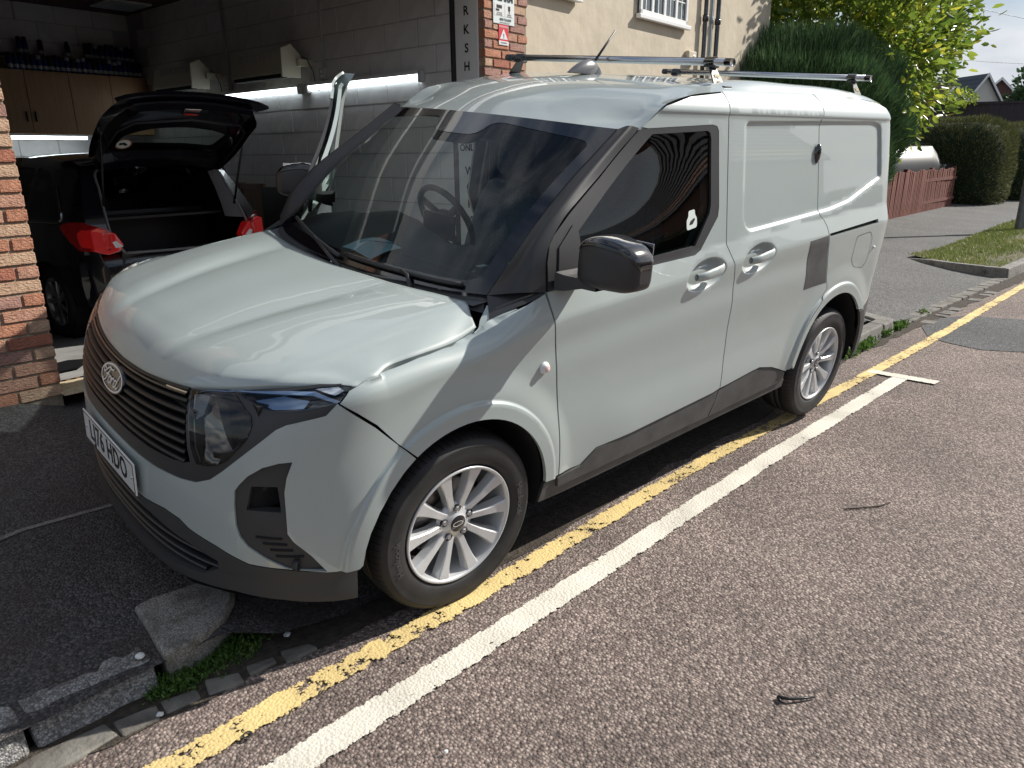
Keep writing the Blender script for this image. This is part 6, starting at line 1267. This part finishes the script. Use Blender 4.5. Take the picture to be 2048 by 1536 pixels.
P, D = clumps((13.9,2.95,3.3), (1.1,.9,1.5), 60, 26, .2, 32, .35); leaves('crown_edge', loc_(P, BT), .17, M['bay'], BT, 3, asp=.42, out=D, droop=.15)
P, D = clumps((12.4,6.2,3.3), (1.5,.8,1.3), 90, 34, .2, 33, .35); leaves('crown_edge', loc_(P, BT), .17, M['bay'], BT, 7, asp=.42, out=D, droop=.15)
# clipped hedges
M['hedge'] = leafmat('clipped_hedge', (.07,.090,.035), (.15,.155,.060), rough=.8, trans=.15, c3=(.26,.24,.09))
for k, (c, r, n, lab) in enumerate((((22.25,3.55,1.10),(1.25,1.25,1.24),26000,'tall clipped round hedge beyond the red fence'),((26.0,3.0,1.05),(1.9,1.2,1.22),20000,'second clipped hedge, behind the round one at the right edge'),((30.5,2.9,1.0),(2.2,1.2,1.25),14000,'furthest clipped hedge at the right edge of the picture'))):
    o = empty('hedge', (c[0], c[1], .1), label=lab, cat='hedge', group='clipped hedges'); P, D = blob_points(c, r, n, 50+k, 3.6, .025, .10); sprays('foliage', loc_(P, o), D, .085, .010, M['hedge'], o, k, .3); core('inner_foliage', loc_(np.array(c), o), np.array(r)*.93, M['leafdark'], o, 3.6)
    MB().tube([(0,0,-.2),(0,0,.9)], [.08,.06], 8).obj('stem', M['bark'], o, True)
# close-boarded fence and dark boundary
M['panelw'] = wood('weathered_fence', (.20,.135,.10)); M['darkw'] = wood('dark_fence', (.055,.042,.045), (.035,.028,.032))
FP = empty('fence_panel', label='pale brown horizontal boarded fence behind the parked car', cat='fence')
for j in range(11):
    z = .5+j*.175; b = box('board', 0, 6.0, -.012, .012, 0, .165, M['panelw'], FP); b.location = (27.2, 6.9, z); b.rotation_euler = (.05, 0, -.85)
for k in range(4): b = box('fence_post', -.05, .05, -.07, -.012, 0, 2.42, M['panelw'], FP); b.location = (27.2+.15+1.9*k*math.cos(.85), 6.9-1.9*k*math.sin(.85), .1); b.rotation_euler = (0, 0, -.85)
DW = empty('tall_fence', label='long tall dark brown board fence below the far houses', cat='fence')
dwx = lambda t: (36.0+3.4*t, 12.0-10.5*t)
me = box('b', 0, .285, -.012, .012, 0, 2.9, M['darkw']).data; bpy.data.objects.remove(bpy.data.objects['b'])
for k in range(42): t = k/42; o = bpy.data.objects.new('board', me); link(o, DW); o.location = (*dwx(t), .6+float(rng.normal(0, .01))); o.rotation_euler = (0, 0, math.atan2(-10.5, 3.4))
b = box('capping', 0, 12.3, -.06, .06, 0, .10, M['darkw'], DW); b.location = (*dwx(-.04), 3.5); b.rotation_euler = (0, 0, math.atan2(-10.5, 3.4))
# parked car behind the fence
PC = empty('parked_car', (19.1,4.55,.25), -.25, label='dark parked car, only its roof and rear window showing over the red fence', cat='car')
gridmesh('body', [[(x, y*w_, z) for y, z in ((-.85,.3),(-.88,.7),(-.84,.95),(-.60,1.40 if -1.3 < x < 1.2 else .97),(0,1.46 if -1.3 < x < 1.2 else 1.0),(.60,1.40 if -1.3 < x < 1.2 else .97),(.84,.95),(.88,.7),(.85,.3))] for x, w_ in ((-2.0,.9),(-1.7,1),(-1.25,1),(-.9,1),(.9,1),(1.15,1),(1.8,1),(2.1,.85))], M['ink'], PC)
gridmesh('roof_panel', [[(x, y, 1.475+.02*(1-(y/.6)**2)-.03*(abs(x) > .8)) for y in (-.58,-.3,0,.3,.58)] for x in (-1.2,-.8,0,.7,1.1)], mat('dark_car_roof', (.05,.065,.08), rough=.5), PC)
gridmesh('rear_window', [[(-1.27,y,1.42) for y in (-.5,0,.5)],[(-1.72,y,1.02) for y in (-.62,0,.62)]], mat('parked_car_window', (.03,.028,.028), rough=.35), PC)
for sx in (-1.2,1.3):
    for sy in (-.86,.86): MB().lathe([(0,-.09),(.3,-.09),(.31,0),(.3,.09),(0,.09)], 24, Matrix.Translation((sx, sy*.97, .31)) @ Matrix.Rotation(math.pi/2, 4, 'X')).obj('wheel', M['rubber'], PC, True)
# street post at the right edge
PO = empty('street_post', (14.95,.73,.08), label='grey street light post at the right edge on the grass verge', cat='lamp post'); MB().lathe([(.085,0),(.085,1.3),(.075,1.36),(.06,1.4),(.055,5.0)], 20).obj('column', mat('galvanised_grey', (.16,.17,.18), rough=.5, metal=.3, noise=.15, nscale=10), PO, True)
MB().tube([(0,0,5.0),(.0,-.3,5.35),(0,-1.0,5.5)], .035, 10).obj('arm', bpy.data.materials['galvanised_grey'], PO, True); box('lantern', -.12, .12, -1.5, -.95, 5.45, 5.55, M['upvc'], PO, bevel=.03)
# far houses
def ghouse(name, cx, cy, rz, W_, D_, eave, ridge, wm, rm, label, chim=False, half=None, wins=True):
    o = empty(name, (cx, cy, 0), rz, label=label, cat='house', group='far houses')
    MB().add([(-W_/2,-D_/2,0),(W_/2,-D_/2,0),(W_/2,D_/2,0),(-W_/2,D_/2,0),(-W_/2,-D_/2,eave),(W_/2,-D_/2,eave),(W_/2,D_/2,eave),(-W_/2,D_/2,eave),(-W_/2,0,ridge-.05),(W_/2,0,ridge-.05)], [(0,1,5,4),(2,3,7,6),(1,2,6,9,5),(3,0,4,8,7),(4,5,9,8),(6,7,8,9)]).obj('wall', wm, o)
    e = .25; MB().add([(-W_/2-e,-D_/2-e,eave-.2),(W_/2+e,-D_/2-e,eave-.2),(W_/2+e,0,ridge),(-W_/2-e,0,ridge),(W_/2+e,D_/2+e,eave-.2),(-W_/2-e,D_/2+e,eave-.2)]+[(-W_/2-e,-D_/2-e,eave-.32),(W_/2+e,-D_/2-e,eave-.32),(W_/2+e,0,ridge-.12),(-W_/2-e,0,ridge-.12),(W_/2+e,D_/2+e,eave-.32),(-W_/2-e,D_/2+e,eave-.32)], [(0,1,2,3),(3,2,4,5),(6,9,8,7),(9,11,10,8),(0,3,9,6),(3,5,11,9),(1,7,8,2),(2,8,10,4),(0,6,7,1),(5,4,10,11)]).obj('roof', rm, o)
    n = int(round(math.hypot(D_/2, ridge-eave)/.35))
    for s in (-1, 1):
        for k in range(1, n):
            t = k/n; y = s*(D_/2+e)*(1-t); z = (eave-.2)*(1-t)+ridge*t; box('tile_course', -W_/2-e, W_/2+e, y-.02, y+.02, z-.03, z+.035, rm, o)
    for x in (-W_/2-e-.03, W_/2+e+.003): MB().add([(x,-D_/2-e,eave-.36),(x,0,ridge-.16),(x,D_/2+e,eave-.36),(x,D_/2+e,eave-.16),(x,0,ridge+.04),(x,-D_/2-e,eave-.16)]+[(x+.03,-D_/2-e,eave-.36),(x+.03,0,ridge-.16),(x+.03,D_/2+e,eave-.36),(x+.03,D_/2+e,eave-.16),(x+.03,0,ridge+.04),(x+.03,-D_/2-e,eave-.16)], [(0,1,4,5),(1,2,3,4),(6,11,10,7),(7,10,9,8),(0,5,11,6),(5,4,10,11),(4,3,9,10)]).obj('barge_board', M['upvc'], o)
    if wins:
        for x in (-W_*.28, W_*.28):
            for z in (1.0, 3.3):
                if z+1.1 < eave:
                    f = box('window', x-.7, x+.7, -D_/2-.04, -D_/2+.01, z, z+1.1, M['pane'], o); 
                    for a, b, c, d in ((x-.7,x+.7,z-.05,z),(x-.7,x+.7,z+1.1,z+1.15),(x-.75,x-.69,z,z+1.1),(x+.69,x+.75,z,z+1.1),(x-.03,x+.03,z,z+1.1)): box('frame', a, b, -D_/2-.07, -D_/2-.03, c, d, M['upvc'], f)
    if chim: box('chimney', -.35, .35, -.3, .3, ridge-.5, ridge+.9, BR[3], o)
    return o
M['slate'] = mat('slate_roof', (.055,.065,.085), rough=.75, noise=.15, nscale=5); M['tile_brown'] = mat('brown_tile_roof', (.10,.055,.045), rough=.85, noise=.2, nscale=4); M['pebble'] = mat('white_pebbledash', (.62,.60,.56), rough=.95, bump=.4, bscale=20); M['darkroof'] = mat('dark_tile_roof', (.045,.04,.05), rough=.85)
ghouse('house', 59.3, 12.9, -2.27, 6.4, 5.0, 3.0, 6.35, M['pebble'], M['slate'], 'far white house with a steep slate roof')
ghouse('house', 48.4, 11.4, -2.27, 4.0, 4.2, 2.6, 5.1, M['pebble'], M['tile_brown'], 'far house with a brown tiled roof left of the slate roofed one', wins=False)
ghouse('house', 71.5, 12.3, -2.94, 8.0, 6.6, 3.4, 6.85, M['tile_brown'], M['darkroof'], 'far house with a dark gable near the right edge')
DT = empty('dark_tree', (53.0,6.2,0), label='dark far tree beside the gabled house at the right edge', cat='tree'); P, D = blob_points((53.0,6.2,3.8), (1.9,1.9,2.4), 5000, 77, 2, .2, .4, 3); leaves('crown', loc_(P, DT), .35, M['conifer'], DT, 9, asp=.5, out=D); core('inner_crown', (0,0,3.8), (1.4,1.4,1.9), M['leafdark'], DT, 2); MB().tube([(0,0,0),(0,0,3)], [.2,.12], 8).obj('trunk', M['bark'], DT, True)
bs = empty('garden_shrub', (36.6,9.0,3.0), label='small pale shrub showing over the tall dark fence', cat='shrub'); P, D = blob_points((36.9,7.2,3.75), (.7,.7,.35), 700, 5, 2, .2, .5); leaves('foliage', loc_(P, bs), .14, M['bay'], bs, 4, out=D)
for k, (a, b) in enumerate((((60,3,6.6),(35,12,6.2)),((62,0,7.2),(30,14,9.5)))):
    P_ = [(a[0]+(b[0]-a[0])*t, a[1]+(b[1]-a[1])*t, a[2]+(b[2]-a[2])*t-1.6*t*(1-t)) for t in np.linspace(0, 1, 16)]; tag(MB().tube(P_, .012, 5).obj('overhead_wire', M['ink'], None, True), ('lower overhead wire across the sky at the right','upper overhead wire across the sky at the right')[k], 'wire')
# ---- across the street, seen in the paint and the glass
M['brickfar'] = BR[3]
for k, (x, w_) in enumerate(((-14,9),(-3,9),(9,10),(22,10),(36,11))):
    ghouse('house', x, -25.5, math.pi, w_, 7.5, 3.6, 6.4, (M['render_'], BR[3], M['pebble'], BR[1], M['render_'])[k], (M['tile_brown'], M['slate'], M['tile_brown'], M['darkroof'], M['slate'])[k], 'house across the street, number %s of five, seen only as a reflection' % ('one','two','three','four','five')[k], chim=True)
for k, x in enumerate((-10, 0, 13, 27)):
    o = empty('hedge', (x, -11.6, 0), label='garden hedge across the street, number %s of four' % ('one','two','three','four')[k], cat='hedge'); P, D = blob_points((x,-11.6,.65), (4.4,.5,.75), 7000, 90+k, 5, .02, .1); sprays('foliage', loc_(P, o), D, .09, .02, M['hedge'], o, k, .2); core('inner_foliage', (0,0,.65), (4.3,.44,.70), M['leafdark'], o, 5)
tag(obj('far_footway', [(-200,-11.0,.10),(400,-11.0,.10),(400,-9.0,.10),(-200,-9.0,.10),(-200,-9.0,0),(400,-9.0,0)], [(0,1,2,3),(3,2,5,4)], M['fargrey']), kind='structure')
# ---- slip of paper on the dashboard, window sticker
pz = lambda x, y: 1.0895
Vp = []; 
for u in np.linspace(0, 1, 7):
    for v in np.linspace(0, 1, 7):
        a = np.array([.155,.125]); b = np.array([.352,.175]); c = np.array([.337,-.036]); d = np.array([.140,-.105]); q = (a*(1-u)+b*u)*(1-v)+(d*(1-u)+c*u)*v; Vp.append((q[0]+.012, q[1]-.0, 1.070+.06*max(0, q[0]-.18)+.010*math.sin(u*3)+.006*math.sin(v*4)))
pp = obj('sheet_of_paper', Vp, [(i*7+j, i*7+j+1, (i+1)*7+j+1, (i+1)*7+j) for i in range(6) for j in range(6)], M['paper'], None, True); pp.matrix_world = VM; tag(pp, 'pale blue sheet of paper lying on the dashboard behind the windscreen', 'paper')
scr = MB()
for k in range(5): scr.tube([(.25+.012*k, .05-.02*k, 1.100), (.268+.012*k, .02-.02*k, 1.1015), (.262+.012*k, .0-.02*k, 1.100)], .0012, 4)
so_ = scr.obj('pen_marks', mat('blue_pen', (.03,.06,.2)), pp)
def stk(name, pts, off, m, par=doorL): return panel(name, S2T(pts), vsurf, m, par, off=off, flange=0, step=.05)
stk('window_sticker', rounded([(1.165,1.215),(1.235,1.225),(1.235,1.262),(1.222,1.275),(1.222,1.295),(1.178,1.29),(1.178,1.268),(1.165,1.255)], .012), -.0085, bpy.data.materials['sticker_white']); stk('sticker_emblem', [(1.182,1.235),(1.205,1.238),(1.222,1.256),(1.215,1.262),(1.19,1.25)], -.0078, M['ink'])
# plain labels for the repeats on the cupboards
ordn = ['first','second','third','fourth','fifth','sixth','seventh','eighth','ninth','tenth','eleventh','twelfth','thirteenth','fourteenth','fifteenth','sixteenth','seventeenth','eighteenth','nineteenth','twentieth','twenty first','twenty second','twenty third','twenty fourth','twenty fifth']
cans = [o for o in SC.objects if o.name.startswith('spray_can')]
for up in (False, True):
    q = sorted([o for o in cans if ('upper' in o['label']) == up], key=lambda o: o.location.x)
    for i, o in enumerate(q): o['label'] = ('dark' if 'dark topped' in o['label'] else 'pale')+' topped spray can, %s from the left in the %s row on the cupboards' % (ordn[i], 'upper' if up else 'lower')
# parts that belong to things must not carry a category
